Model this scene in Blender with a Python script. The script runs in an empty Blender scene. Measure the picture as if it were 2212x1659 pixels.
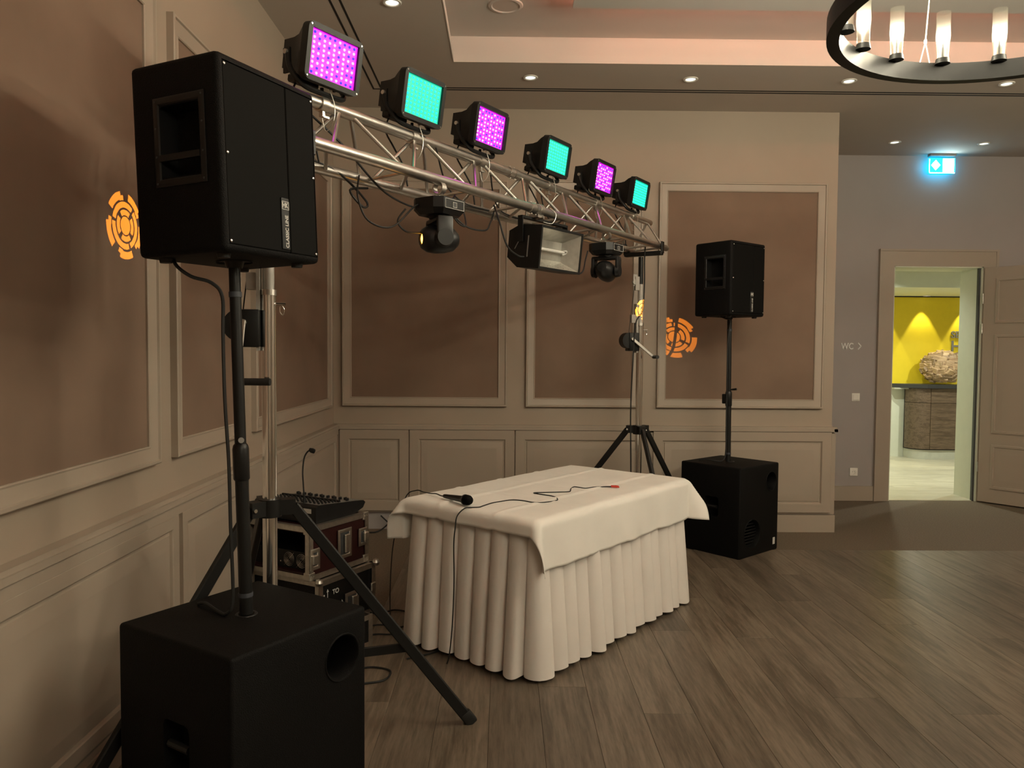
import bpy, bmesh, math, random
from mathutils import Matrix, Vector, Euler
random.seed(7)
rad = math.radians
scene = bpy.context.scene
COL = scene.collection

# ------------------------------------------------------------------ camera
F_PX, CAM_H = 1661.0, 1.5
YAW, PITCH, ROLL = 0.0105, 0.0427, -0.00735
_f = Vector((math.sin(YAW)*math.cos(PITCH), math.cos(YAW)*math.cos(PITCH), -math.sin(PITCH)))
_r0 = Vector((math.cos(YAW), -math.sin(YAW), 0)); _d0 = _f.cross(_r0)
_r = _r0*math.cos(ROLL) + _d0*math.sin(ROLL); _d = -_r0*math.sin(ROLL) + _d0*math.cos(ROLL)
cam_data = bpy.data.cameras.new('camera'); cam = bpy.data.objects.new('camera', cam_data); COL.objects.link(cam)
cam_data.sensor_width = 36.0; cam_data.lens = 36.0*F_PX/2212.0; cam_data.clip_start = 0.05; cam_data.clip_end = 60
m = Matrix.Identity(4)
for i, v in enumerate((_r, -_d, -_f)):
    for j in range(3): m[j][i] = v[j]
m.translation = (0, 0, CAM_H); cam.matrix_world = m
scene.camera = cam

# ------------------------------------------------------------------ world, exposure
w = bpy.data.worlds.new('world'); scene.world = w; w.use_nodes = True
w.node_tree.nodes['Background'].inputs[0].default_value = (0.02, 0.018, 0.016, 1)
w.node_tree.nodes['Background'].inputs[1].default_value = 0.2
scene.view_settings.view_transform = 'Standard'; scene.view_settings.look = 'None'
scene.view_settings.gamma = 1.0; scene.view_settings.use_curve_mapping = False
scene.view_settings.exposure = 0.3
L_BULB = 480.0      # chandelier bulbs
L_COVE = 42.0        # pink cove strips
L_FLOOD = 1.0       # LED floods factor
L_GOBO = 330.0
L_HALL = 140.0
L_SPOT = 28.0
L_EXIT = 9.0

# ------------------------------------------------------------------ materials
def srgb(r, g, b):
    f = lambda c: (c/255/12.92 if c/255 <= .04045 else ((c/255+.055)/1.055)**2.4)
    return (f(r), f(g), f(b))
def mat(name, col, rough=.6, metal=0, var=.06, scale=12, bump=0, bscale=60, coat=0, spec=.5):
    mt = bpy.data.materials.new(name); mt.use_nodes = True; nt = mt.node_tree; b = nt.nodes['Principled BSDF']
    b.inputs['Roughness'].default_value = rough; b.inputs['Metallic'].default_value = metal
    b.inputs['Coat Weight'].default_value = coat; b.inputs['Specular IOR Level'].default_value = spec
    tc = nt.nodes.new('ShaderNodeTexCoord')
    n = nt.nodes.new('ShaderNodeTexNoise'); n.inputs['Scale'].default_value = scale; n.inputs['Detail'].default_value = 4
    nt.links.new(tc.outputs['Object'], n.inputs['Vector'])
    r = nt.nodes.new('ShaderNodeValToRGB')
    r.color_ramp.elements[0].position = .3; r.color_ramp.elements[1].position = .7
    r.color_ramp.elements[0].color = (*[c*(1-var) for c in col], 1); r.color_ramp.elements[1].color = (*[min(1, c*(1+var)) for c in col], 1)
    nt.links.new(n.outputs['Fac'], r.inputs['Fac']); nt.links.new(r.outputs['Color'], b.inputs['Base Color'])
    if bump:
        n2 = nt.nodes.new('ShaderNodeTexNoise'); n2.inputs['Scale'].default_value = bscale; n2.inputs['Detail'].default_value = 3
        nt.links.new(tc.outputs['Object'], n2.inputs['Vector'])
        bp = nt.nodes.new('ShaderNodeBump'); bp.inputs['Strength'].default_value = bump; bp.inputs['Distance'].default_value = .004
        nt.links.new(n2.outputs['Fac'], bp.inputs['Height']); nt.links.new(bp.outputs['Normal'], b.inputs['Normal'])
    return mt
def emis(name, col, strength, back=None):
    mt = bpy.data.materials.new(name); mt.use_nodes = True; nt = mt.node_tree; b = nt.nodes['Principled BSDF']
    b.inputs['Base Color'].default_value = (*(back or (.05, .05, .05)), 1)
    b.inputs['Emission Color'].default_value = (*col, 1); b.inputs['Emission Strength'].default_value = strength
    return mt
def wood(name, c1, c2, rough=.5, along='Y', fine=1.0, rnd=.25, bump=.25, contrast=(.35, .7)):
    mt = bpy.data.materials.new(name); mt.use_nodes = True; nt = mt.node_tree; b = nt.nodes['Principled BSDF']
    b.inputs['Roughness'].default_value = rough
    tc = nt.nodes.new('ShaderNodeTexCoord'); oi = nt.nodes.new('ShaderNodeObjectInfo')
    ml = nt.nodes.new('ShaderNodeMath'); ml.operation = 'MULTIPLY'; ml.inputs[1].default_value = 37.0
    nt.links.new(oi.outputs['Random'], ml.inputs[0])
    cv = nt.nodes.new('ShaderNodeCombineXYZ'); nt.links.new(ml.outputs[0], cv.inputs[0]); nt.links.new(ml.outputs[0], cv.inputs[1])
    ad = nt.nodes.new('ShaderNodeVectorMath'); ad.operation = 'ADD'
    nt.links.new(tc.outputs['Object'], ad.inputs[0]); nt.links.new(cv.outputs[0], ad.inputs[1])
    mp = nt.nodes.new('ShaderNodeMapping'); nt.links.new(ad.outputs[0], mp.inputs['Vector'])
    s = [7*fine, 7*fine, 7*fine]; s['XYZ'.index(along)] = .55*fine; mp.inputs['Scale'].default_value = s
    n0 = nt.nodes.new('ShaderNodeTexNoise'); n0.inputs['Scale'].default_value = 1.3; n0.inputs['Detail'].default_value = 2
    nt.links.new(mp.outputs[0], n0.inputs['Vector'])
    wv = nt.nodes.new('ShaderNodeMath'); wv.operation = 'MULTIPLY'; wv.inputs[1].default_value = 16
    nt.links.new(n0.outputs['Fac'], wv.inputs[0])
    sn = nt.nodes.new('ShaderNodeMath'); sn.operation = 'SINE'; nt.links.new(wv.outputs[0], sn.inputs[0])
    n1 = nt.nodes.new('ShaderNodeTexNoise'); n1.inputs['Scale'].default_value = 9; n1.inputs['Detail'].default_value = 5; n1.inputs['Roughness'].default_value = .7
    nt.links.new(mp.outputs[0], n1.inputs['Vector'])
    mx = nt.nodes.new('ShaderNodeMath'); mx.operation = 'MULTIPLY_ADD'; mx.inputs[1].default_value = .09
    nt.links.new(sn.outputs[0], mx.inputs[0]); nt.links.new(n1.outputs['Fac'], mx.inputs[2])
    r = nt.nodes.new('ShaderNodeValToRGB'); r.color_ramp.elements[0].position = contrast[0]; r.color_ramp.elements[1].position = contrast[1]
    r.color_ramp.elements[0].color = (*c1, 1); r.color_ramp.elements[1].color = (*c2, 1)
    nt.links.new(mx.outputs[0], r.inputs['Fac'])
    hs = nt.nodes.new('ShaderNodeHueSaturation'); nt.links.new(r.outputs['Color'], hs.inputs['Color'])
    mr = nt.nodes.new('ShaderNodeMapRange'); mr.inputs['To Min'].default_value = 1-rnd; mr.inputs['To Max'].default_value = 1+rnd
    nt.links.new(oi.outputs['Random'], mr.inputs['Value']); nt.links.new(mr.outputs[0], hs.inputs['Value'])
    nt.links.new(hs.outputs['Color'], b.inputs['Base Color'])
    bp = nt.nodes.new('ShaderNodeBump'); bp.inputs['Strength'].default_value = bump; bp.inputs['Distance'].default_value = .002
    nt.links.new(mx.outputs[0], bp.inputs['Height']); nt.links.new(bp.outputs['Normal'], b.inputs['Normal'])
    return mt
def fabric(name, c1, c2, rough=.9, scale=400):
    mt = mat(name, c1, rough, var=.08, scale=3); nt = mt.node_tree; b = nt.nodes['Principled BSDF']
    tc = nt.nodes['Texture Coordinate']
    wv = nt.nodes.new('ShaderNodeTexWave'); wv.inputs['Scale'].default_value = scale; wv.inputs['Distortion'].default_value = 1.5
    nt.links.new(tc.outputs['Object'], wv.inputs['Vector'])
    bp = nt.nodes.new('ShaderNodeBump'); bp.inputs['Strength'].default_value = .15; bp.inputs['Distance'].default_value = .001
    nt.links.new(wv.outputs['Fac'], bp.inputs['Height']); nt.links.new(bp.outputs['Normal'], b.inputs['Normal'])
    return mt
def grille_mat(name):
    mt = mat(name, (.006, .006, .006), .75, var=.1, spec=.08); nt = mt.node_tree; b = nt.nodes['Principled BSDF']
    tc = nt.nodes['Texture Coordinate']
    vo = nt.nodes.new('ShaderNodeTexVoronoi'); vo.inputs['Scale'].default_value = 170; vo.inputs['Randomness'].default_value = .1
    nt.links.new(tc.outputs['Object'], vo.inputs['Vector'])
    r = nt.nodes.new('ShaderNodeValToRGB'); r.color_ramp.elements[0].position = .25; r.color_ramp.elements[1].position = .45
    r.color_ramp.elements[0].color = (.001, .001, .001, 1); r.color_ramp.elements[1].color = (.006, .0058, .0055, 1)
    nt.links.new(vo.outputs['Distance'], r.inputs['Fac']); nt.links.new(r.outputs['Color'], b.inputs['Base Color'])
    return mt
M = {
 'paint': mat('cream_wall_paint', (.365, .298, .235), .55, var=.02, scale=3, bump=.05, bscale=200),
 'trim': mat('cream_trim_paint', (.375, .312, .252), .4, var=.02, scale=4),
 'fabric': fabric('taupe_wall_fabric', (.212, .142, .101), None),
 'ceil': mat('ceiling_paint', (.54, .48, .42), .8, var=.02, scale=2),
 'tray': mat('tray_ceiling_paint', (.56, .53, .485), .8, var=.02, scale=2),
 'farwall': mat('grey_wall_paint', (.35, .315, .305), .6, var=.02, scale=3),
 'slot': mat('dark_slot', (.012, .01, .01), .8),
 'carpet': mat('brown_carpet', (.15, .115, .08), .95, var=.25, scale=90, bump=.5, bscale=300),
 'oak': wood('grey_oak_boards', (.085, .064, .045), (.185, .146, .108), .42, 'Y', rnd=.2),
 'halloak': wood('pale_oak_boards', (.42, .39, .29), (.62, .58, .46), .4, 'X', rnd=.1, bump=.1),
 'gap': mat('board_gap', (.03, .022, .015), .9),
 'black': mat('black_textured_paint', (.007, .0065, .006), .6, var=.3, scale=150, bump=.6, bscale=260, spec=.3),
 'blackcab': mat('black_cabinet_coating', (.0032, .003, .003), .65, var=.35, scale=200, bump=.5, bscale=320, spec=.16),
 'blackmetal': mat('black_powder_coated_steel', (.008, .008, .008), .45, var=.15, spec=.35),
 'blackplastic': mat('black_plastic', (.008, .008, .0085), .4, var=.1, spec=.4),
 'rubber': mat('black_rubber', (.01, .01, .01), .6),
 'grille': grille_mat('perforated_grille'),
 'chrome': mat('chromed_steel', (.88, .87, .86), .14, 1, var=.03),
 'steel': mat('galvanised_steel', (.62, .59, .55), .35, 1, var=.08, scale=30),
 'mattesteel': mat('matte_zinc_tube', (.42, .40, .37), .6, .25, var=.08, scale=30),
 'alu': mat('aluminium_truss', (.62, .60, .57), .33, 1, var=.08, scale=25),
 'alutrim': mat('aluminium_edging', (.66, .63, .58), .38, 1, var=.1, scale=40),
 'screw': mat('bright_screw', (.85, .83, .8), .2, 1),
 'white': mat('white_plastic', (.78, .75, .70), .4, var=.02),
 'cloth': mat('white_table_linen', (.86, .83, .79), .8, var=.025, scale=6, bump=.12, bscale=500),
 'skirt': mat('white_skirt_fabric', (.78, .735, .70), .75, var=.03, scale=5, bump=.1, bscale=500),
 'maroon': mat('maroon_laminate', (.028, .006, .006), .4, var=.1),
 'red': mat('red_plug', (.55, .05, .03), .4),
 'grey': mat('grey_plastic', (.22, .21, .2), .4),
 'darkgrey': mat('dark_grey_panel', (.05, .052, .055), .4),
 'letter': mat('silver_lettering', (.62, .6, .57), .4, var=.02),
 'bronze': mat('dark_bronze_ring', (.009, .0088, .008), .5, 0, var=.1, spec=.2),
 'yellow': mat('yellow_wall_paint', (.80, .62, .02), .6, var=.02),
 'hallpaint': mat('pale_green_paint', (.68, .70, .58), .6, var=.02),
 'halltop': mat('counter_top_stone', (.035, .035, .035), .3),
 'counter': wood('walnut_veneer', (.075, .048, .03), (.17, .115, .075), .4, 'X', fine=2.2, rnd=.05, bump=.05),
 'plinth': mat('grey_plinth', (.5, .5, .42), .5),
 'chip': wood('driftwood', (.22, .13, .07), (.50, .36, .22), .55, 'X', fine=3, rnd=.35, bump=.2),
 'chipcore': mat('dark_core', (.03, .018, .01), .8),
 'reflector': mat('reflector_metal', (.55, .54, .50), .35, .85, var=.15, scale=18),
 'frost': None,
 'bulb': emis('lit_bulb', (1, .91, .73), L_BULB),
 'cove': emis('pink_cove_led', (1, .31, .19), L_COVE),
 'led_mag': emis('magenta_led', (1, .07, .80), 9*L_FLOOD),
 'led_mag_back': emis('purple_led_scatter', (.85, .0, .85), 1.0*L_FLOOD),  # backing glow stands for LED light scattered in the reflectors
 'led_blue': emis('blue_led', (.03, .03, 1.0), 1.2*L_FLOOD),
 'led_teal': emis('teal_led', (.0, 1.0, .58), 2.0*L_FLOOD),
 'led_teal_back': emis('teal_led_scatter', (.0, .72, .42), .9*L_FLOOD),  # same scattered LED light put into the teal backing
 'amber': emis('amber_lens', (1, .42, .05), 9),
 'exit_teal': emis('exit_teal', (.0, .42, .78), L_EXIT),
 'exit_white': emis('exit_white', (.75, 1, 1), L_EXIT*1.3),
 'halo': emis('halogen_lens', (1, .95, .78), 2.2),
 'halolow': emis('dim_halogen_lens', (.92, 1, .86), 1.3),
 'white_text': mat('white_print', (.75, .74, .72), .5),
 'tape': mat('blue_tape', (.05, .055, .07), .6),
}
def frost_mat():
    mt = bpy.data.materials.new('frosted_glass'); mt.use_nodes = True; nt = mt.node_tree
    nt.nodes.remove(nt.nodes['Principled BSDF']); out = nt.nodes['Material Output']
    tr = nt.nodes.new('ShaderNodeBsdfTransparent'); tr.inputs[0].default_value = (.97, .96, .9, 1)
    tl = nt.nodes.new('ShaderNodeBsdfTranslucent'); tl.inputs[0].default_value = (.9, .88, .75, 1)
    gl = nt.nodes.new('ShaderNodeBsdfGlossy'); gl.inputs['Roughness'].default_value = .25; gl.inputs[0].default_value = (.9, .9, .85, 1)
    n = nt.nodes.new('ShaderNodeTexNoise'); n.inputs['Scale'].default_value = 40
    mr = nt.nodes.new('ShaderNodeMapRange'); mr.inputs['To Min'].default_value = .011; mr.inputs['To Max'].default_value = .015
    nt.links.new(n.outputs['Fac'], mr.inputs['Value'])
    a = nt.nodes.new('ShaderNodeMixShader'); nt.links.new(mr.outputs[0], a.inputs[0]); nt.links.new(tr.outputs[0], a.inputs[1]); nt.links.new(tl.outputs[0], a.inputs[2])
    b = nt.nodes.new('ShaderNodeMixShader'); b.inputs[0].default_value = .06; nt.links.new(a.outputs[0], b.inputs[1]); nt.links.new(gl.outputs[0], b.inputs[2])
    nt.links.new(b.outputs[0], out.inputs['Surface'])
    return mt
M['frost'] = frost_mat()

# ------------------------------------------------------------------ mesh helpers
def frame_to(d, up=Vector((0, 0, 1))):
    z = Vector(d).normalized(); x = up.cross(z)
    if x.length < 1e-4: x = Vector((1, 0, 0))
    x.normalize(); y = z.cross(x)
    return Matrix((x, y, z)).transposed()
class MB:
    def __init__(s): s.v = []; s.f = []; s.T = Matrix.Identity(4)
    def add(s, vs, fs):
        o = len(s.v); s.v += [tuple(s.T @ Vector(v)) for v in vs]; s.f += [tuple(i+o for i in f) for f in fs]; return s
    def box(s, c, sz, R=None):
        x, y, z = [a/2 for a in sz]; vs = [Vector((i*x, j*y, k*z)) for i in (-1, 1) for j in (-1, 1) for k in (-1, 1)]
        if R is not None: vs = [R @ v for v in vs]
        c = Vector(c)
        return s.add([v+c for v in vs], [(0, 1, 3, 2), (4, 6, 7, 5), (0, 4, 5, 1), (2, 3, 7, 6), (0, 2, 6, 4), (1, 5, 7, 3)])
    def b2(s, x0, x1, y0, y1, z0, z1): return s.box(((x0+x1)/2, (y0+y1)/2, (z0+z1)/2), (x1-x0, y1-y0, z1-z0))
    def rbox(s, c, sz, r=.01, seg=2, R=None):
        bm = bmesh.new(); bmesh.ops.create_cube(bm, size=1.0)
        for v in bm.verts: v.co = Vector((v.co.x*sz[0], v.co.y*sz[1], v.co.z*sz[2]))
        bmesh.ops.bevel(bm, geom=list(bm.edges), offset=r, segments=seg, affect='EDGES', profile=.5)
        c = Vector(c); bm.verts.index_update()
        vs = [(R @ v.co if R is not None else v.co)+c for v in bm.verts]; fs = [[v.index for v in f.verts] for f in bm.faces]
        bm.free(); return s.add(vs, fs)
    def cyl(s, p, q, r, r2=None, n=16, cap=True):
        p, q = Vector(p), Vector(q); r2 = r if r2 is None else r2; R = frame_to(q-p); vs = []
        for i in range(n):
            a = 2*math.pi*i/n; e = R @ Vector((math.cos(a), math.sin(a), 0)); vs.append(p+e*r); vs.append(q+e*r2)
        fs = [(2*i, 2*((i+1) % n), 2*((i+1) % n)+1, 2*i+1) for i in range(n)]
        if cap: fs += [tuple(2*i for i in reversed(range(n))), tuple(2*i+1 for i in range(n))]
        return s.add(vs, fs)
    def lathe(s, prof, n=24, R=None, c=(0, 0, 0), cap=False):     # prof: (r, z)
        vs = []; c = Vector(c)
        for r, z in prof:
            for i in range(n):
                a = 2*math.pi*i/n; v = Vector((r*math.cos(a), r*math.sin(a), z)); vs.append((R @ v if R is not None else v)+c)
        fs = []
        for k in range(len(prof)-1):
            for i in range(n): fs.append((k*n+i, k*n+(i+1) % n, (k+1)*n+(i+1) % n, (k+1)*n+i))
        if cap and prof[0][0] > 1e-6: fs.append(tuple(reversed(range(n))))
        if cap and prof[-1][0] > 1e-6: fs.append(tuple((len(prof)-1)*n+i for i in range(n)))
        return s.add(vs, fs)
    def tube(s, pts, r, n=8, sub=6, closed=False):
        P = [Vector(p) for p in pts]
        if sub > 1 and len(P) > 2:
            Q = []; L = len(P)
            rng = range(L) if closed else range(L-1)
            for i in rng:
                p0 = P[(i-1) % L] if (closed or i > 0) else P[0]; p1 = P[i]; p2 = P[(i+1) % L]; p3 = P[(i+2) % L] if (closed or i+2 < L) else P[-1]
                for k in range(sub):
                    t = k/sub; Q.append(.5*((2*p1)+(-p0+p2)*t+(2*p0-5*p1+4*p2-p3)*t*t+(-p0+3*p1-3*p2+p3)*t**3))
            if not closed: Q.append(P[-1])
            P = Q
        vs = []; L = len(P); up = Vector((0, 0, 1)); prev = None
        for i, p in enumerate(P):
            d = (P[(i+1) % L]-P[i-1]) if (closed or 0 < i < L-1) else (P[1]-P[0] if i == 0 else P[-1]-P[-2])
            if d.length < 1e-7: d = Vector((0, 0, 1))
            d.normalize()
            if prev is None: x = d.orthogonal().normalized()
            else:
                x = prev-d*prev.dot(d); x = x.normalized() if x.length > 1e-5 else d.orthogonal().normalized()
            prev = x; y = d.cross(x)
            for k in range(n):
                a = 2*math.pi*k/n; vs.append(p+x*(r*math.cos(a))+y*(r*math.sin(a)))
        fs = [(i*n+k, i*n+(k+1) % n, ((i+1) % L)*n+(k+1) % n, ((i+1) % L)*n+k) for i in range(L if closed else L-1) for k in range(n)]
        if not closed: fs += [tuple(reversed(range(n))), tuple((L-1)*n+k for k in range(n))]
        return s.add(vs, fs)
    def prism(s, poly, z0, z1):     # polygon in XY, counter-clockwise
        n = len(poly); vs = [(x, y, z0) for x, y in poly]+[(x, y, z1) for x, y in poly]
        return s.add(vs, [tuple(reversed(range(n))), tuple(range(n, 2*n))]+[(i, (i+1) % n, n+(i+1) % n, n+i) for i in range(n)])
    def sweep_rect(s, x0, x1, z0, z1, prof):   # mitred frame in the XZ plane (normal -Y). prof: (inset, proud)
        vs = []; np_ = len(prof)
        for ins, h in prof: vs += [(x0+ins, -h, z0+ins), (x1-ins, -h, z0+ins), (x1-ins, -h, z1-ins), (x0+ins, -h, z1-ins)]
        fs = [(k*4+i, k*4+(i+1) % 4, (k+1)*4+(i+1) % 4, (k+1)*4+i) for k in range(np_-1) for i in range(4)]
        return s.add(vs, fs)
    def mesh(s, name, smooth=35):
        me = bpy.data.meshes.new(name); me.from_pydata(s.v, [], s.f); me.validate()
        if smooth:
            me.polygons.foreach_set('use_smooth', [True]*len(me.polygons)); me.set_sharp_from_angle(angle=rad(smooth))
        return me
    def build(s, name, mt, parent=None, smooth=35, fix=True):
        me = s.mesh(name, smooth)
        if fix:
            bm = bmesh.new(); bm.from_mesh(me); bmesh.ops.recalc_face_normals(bm, faces=bm.faces); bm.to_mesh(me); bm.free()
        me.materials.append(M[mt] if isinstance(mt, str) else mt)
        return link(name, me, parent)
def link(name, me, parent=None):
    o = bpy.data.objects.new(name, me); COL.objects.link(o)
    if parent is not None: o.parent = parent
    return o
def thing(name, label, cat, loc=(0, 0, 0), rot=(0, 0, 0), group=None):
    o = bpy.data.objects.new(name, None); COL.objects.link(o); o.empty_display_size = .05
    o.location = loc; o.rotation_euler = rot
    return tag(o, label, cat, group)
def tag(o, label, cat, group=None):
    o['label'] = label; o['category'] = cat
    if group: o['group'] = group
    return o
def struct(o, label=None):
    o['kind'] = 'structure'
    if label: o['label'] = label
    return o
def children(o): return [c for c in COL.objects if c.parent == o]
def copy_tree(o, parent=None):
    c = o.copy(); COL.objects.link(c)
    if parent is not None: c.parent = parent
    for ch in children(o): copy_tree(ch, c)
    return c
def cut(o, cutters):
    tmp = []
    for mb in cutters:
        me = mb.mesh('cutter', 0); bm = bmesh.new(); bm.from_mesh(me); bmesh.ops.recalc_face_normals(bm, faces=bm.faces); bm.to_mesh(me); bm.free()
        c = bpy.data.objects.new('cutter', me); COL.objects.link(c); c.parent = o.parent; tmp.append(c)
        md = o.modifiers.new('cut', 'BOOLEAN'); md.operation = 'DIFFERENCE'; md.object = c; md.solver = 'EXACT'
    dg = bpy.context.evaluated_depsgraph_get(); dg.update()
    me = bpy.data.meshes.new_from_object(o.evaluated_get(dg)); me.set_sharp_from_angle(angle=rad(35))
    o.modifiers.clear(); o.data = me
    for c in tmp: bpy.data.objects.remove(c)
def text(name, s, size, mt, parent, loc, rot, ext=.001, align='LEFT', sx=1.0):
    cu = bpy.data.curves.new(name, 'FONT'); cu.body = s; cu.size = size; cu.extrude = ext; cu.align_x = align; cu.offset = size*.02
    o = bpy.data.objects.new(name, cu); COL.objects.link(o)
    dg = bpy.context.evaluated_depsgraph_get(); dg.update()
    me = bpy.data.meshes.new_from_object(o.evaluated_get(dg)); bpy.data.objects.remove(o)
    me.materials.clear(); me.materials.append(M[mt]); o = link(name, me, parent); o.location = loc; o.rotation_euler = rot; o.scale = (sx, 1, 1)
    return o
def cable(name, pts, r, label, mt='rubber', sub=6, cat='cable', group=None, parent=None):
    mb = MB(); p0 = Vector(pts[0]); mb.tube(pts, r, 7, sub); o = mb.build(name, mt, parent)
    if label: tag(o, label, cat, group)
    return o

# ================================================================== SETTING
CZ = 3.49; XL = -1.42; YB = 6.42; YF = 7.774; XE = 2.76; XR = 8.2; YN = -4.6
# ---- floor: carpet border + boards
fl = MB().b2(XL-.2, XR+.2, YN-.2, YF+.33, -.12, 0.0)
floor = struct(fl.build('floor', 'carpet', smooth=0), 'brown carpet border around the wooden dance floor')
FX0, FX1, FY1 = -.69, XR, 5.765
sub = MB().b2(FX0, FX1, YN, FY1, .0002, .002).build('floor_screed', 'gap', floor, 0)
bw = .213; rnd = random.Random(3); board_cache = {}
def board(name, parent, x0, x1, y0, y1, z0, z1, mt):
    key = (round(x1-x0, 3), round(y1-y0, 3), mt)
    if key not in board_cache:
        mb = MB(); mb.rbox((0, 0, 0), (x1-x0-.0012, y1-y0-.0012, z1-z0), .0006, 1); me = mb.mesh(name, 0); me.materials.append(M[mt]); board_cache[key] = me
    o = link(name, board_cache[key], parent); o.location = ((x0+x1)/2, (y0+y1)/2, (z0+z1)/2); return o
x = FX0; k = 0
while x < 5.6:
    y = FY1; first = True; off = [0.55, 1.5, .95, 1.8, .3, 1.2][k % 6]*1.0+rnd.choice([0, .1, .2])
    while y > .4:
        L = round(off if first else 2.0, 2); first = False; y0 = max(y-L, .4)
        board('plank', floor, x, x+bw, y0, y, -.004, .006, 'oak'); y = y0
    x += bw; k += 1
far = MB()
far.b2(x, FX1, YN, FY1, .0, .006); far.b2(FX0, x, YN, .4, .0, .006)
far.build('parquet_beyond_view', 'oak', floor, 0)

# ---- back wall, left wall, far walls (shell)
wb = MB().b2(XL-.12, XE, YB, YF, 0, CZ+.5)
wall_back = struct(wb.build('wall_back', 'paint', smooth=0), 'cream panelled back wall')
wl = MB().b2(XL-.12, XL, YN, YB, 0, CZ+.5)
wall_left = struct(wl.build('wall_left', 'paint', smooth=0), 'cream panelled wall on the left')
DX0, DX1, DH, YF2 = 3.925, 4.83, 2.385, 8.10
wf = MB()
wf.b2(XE, DX0, YF, YF2, 0, CZ+.5); wf.b2(DX1, XR, YF, YF2, 0, CZ+.5); wf.b2(DX0, DX1, YF, YF2, DH, CZ+.5)
wall_far = struct(wf.build('wall_far', 'farwall', smooth=0), 'grey wall with the doorway')
struct(MB().b2(XR, XR+.12, YN, YF, 0, CZ+.5).build('wall_right', 'paint', smooth=0))
struct(MB().b2(XL-.12, XR+.12, YN-.12, YN, 0, CZ+.5).build('wall_rear', 'paint', smooth=0))

# ---- ceiling with two slots and a stepped tray
cg = MB(); t = .03
gx = [-1.016, -1.002, -.957, -.943]; gy = [5.975, 5.953, 5.932, 5.910]
cg.b2(XL, gx[0], YN, YB, CZ, CZ+t); cg.b2(gx[0], XE, gy[0], YB, CZ, CZ+t); cg.b2(XE, XR, gy[0], YF, CZ, CZ+t)
cg.b2(gx[1], gx[2], YN, gy[1], CZ, CZ+t); cg.b2(gx[2], XR, gy[2], gy[1], CZ, CZ+t)
TX0, TX1, TY0, TY1 = -.365, 5.6, -1.6, 5.395
cg.b2(gx[3], TX0, YN, gy[3], CZ, CZ+.05); cg.b2(TX0, XR, TY1, gy[3], CZ, CZ+.05); cg.b2(TX1, XR, YN, TY1, CZ, CZ+.05); cg.b2(TX0, TX1, YN, TY0, CZ, CZ+.05)
ceiling = struct(cg.build('ceiling', 'ceil', smooth=0), 'flat ceiling around the stepped tray')
sl = MB(); sl.b2(XL, TX0-.2, YN, YB, CZ+.055, CZ+.07); sl.b2(TX0-.2, XR, TY1+.2, YF, CZ+.055, CZ+.07)
sl.b2(TX1+.2, XR, YN, TY1+.2, CZ+.055, CZ+.07); sl.b2(TX0-.2, TX1+.2, YN, TY0-.2, CZ+.055, CZ+.07)
zs0, zs1 = CZ-.0006, CZ+.055
sl.b2(gx[0], gx[1], YN, gy[0], zs0, zs1); sl.b2(gx[1], XR, gy[1], gy[0], zs0, zs1); sl.b2(gx[2], gx[3], YN, gy[2], zs0, zs1); sl.b2(gx[3], XR, gy[3], gy[2], zs0, zs1)  # solid dark strips fill the slots, standing for the shade inside
sl.build('slot_shade_fill', 'slot', ceiling, 0)
tr = MB(); a = .12; TZ = 3.712
tr.b2(TX0-a-.05, TX0-a, TY0-a, TY1+a, CZ+.05, TZ+.05); tr.b2(TX1+a, TX1+a+.05, TY0-a, TY1+a, CZ+.05, TZ+.05)
tr.b2(TX0-a, TX1+a, TY1+a, TY1+a+.05, CZ+.05, TZ+.05); tr.b2(TX0-a, TX1+a, TY0-a-.05, TY0-a, CZ+.05, TZ+.05)
tr.b2(TX0-a, TX1+a, TY0-a, TY1+a, TZ, TZ+.05)
tr.build('tray', 'tray', ceiling, 0)
lip = MB()
for (x0, x1, y0, y1) in ((TX0-.001, TX0+.004, TY0, TY1), (TX1-.004, TX1+.001, TY0, TY1), (TX0, TX1, TY1-.004, TY1+.001), (TX0, TX1, TY0-.001, TY0+.004)):
    lip.b2(x0, x1, y0, y1, CZ-.002, CZ+.05)
lip.build('tray_lip', 'tray', ceiling, 0)
PX0, PX1, PY0, PY1, PZ = .405, 4.83, -1.0, 4.80, 3.60
MB().b2(PX0, PX1, PY0, PY1, PZ, PZ+.03).build('floating_panel', 'tray', ceiling, 0)
co = MB(); e = .03
co.b2(PX0+e, PX0+e+.012, PY0+e, PY1-e, PZ+.031, PZ+.043); co.b2(PX1-e-.012, PX1-e, PY0+e, PY1-e, PZ+.031, PZ+.043)
co.b2(PX0+e, PX1-e, PY1-e-.012, PY1-e, PZ+.031, PZ+.043); co.b2(PX0+e, PX1-e, PY0+e, PY0+e+.012, PZ+.031, PZ+.043)
co.build('cove_led_strip', 'cove', ceiling, 0)

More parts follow.
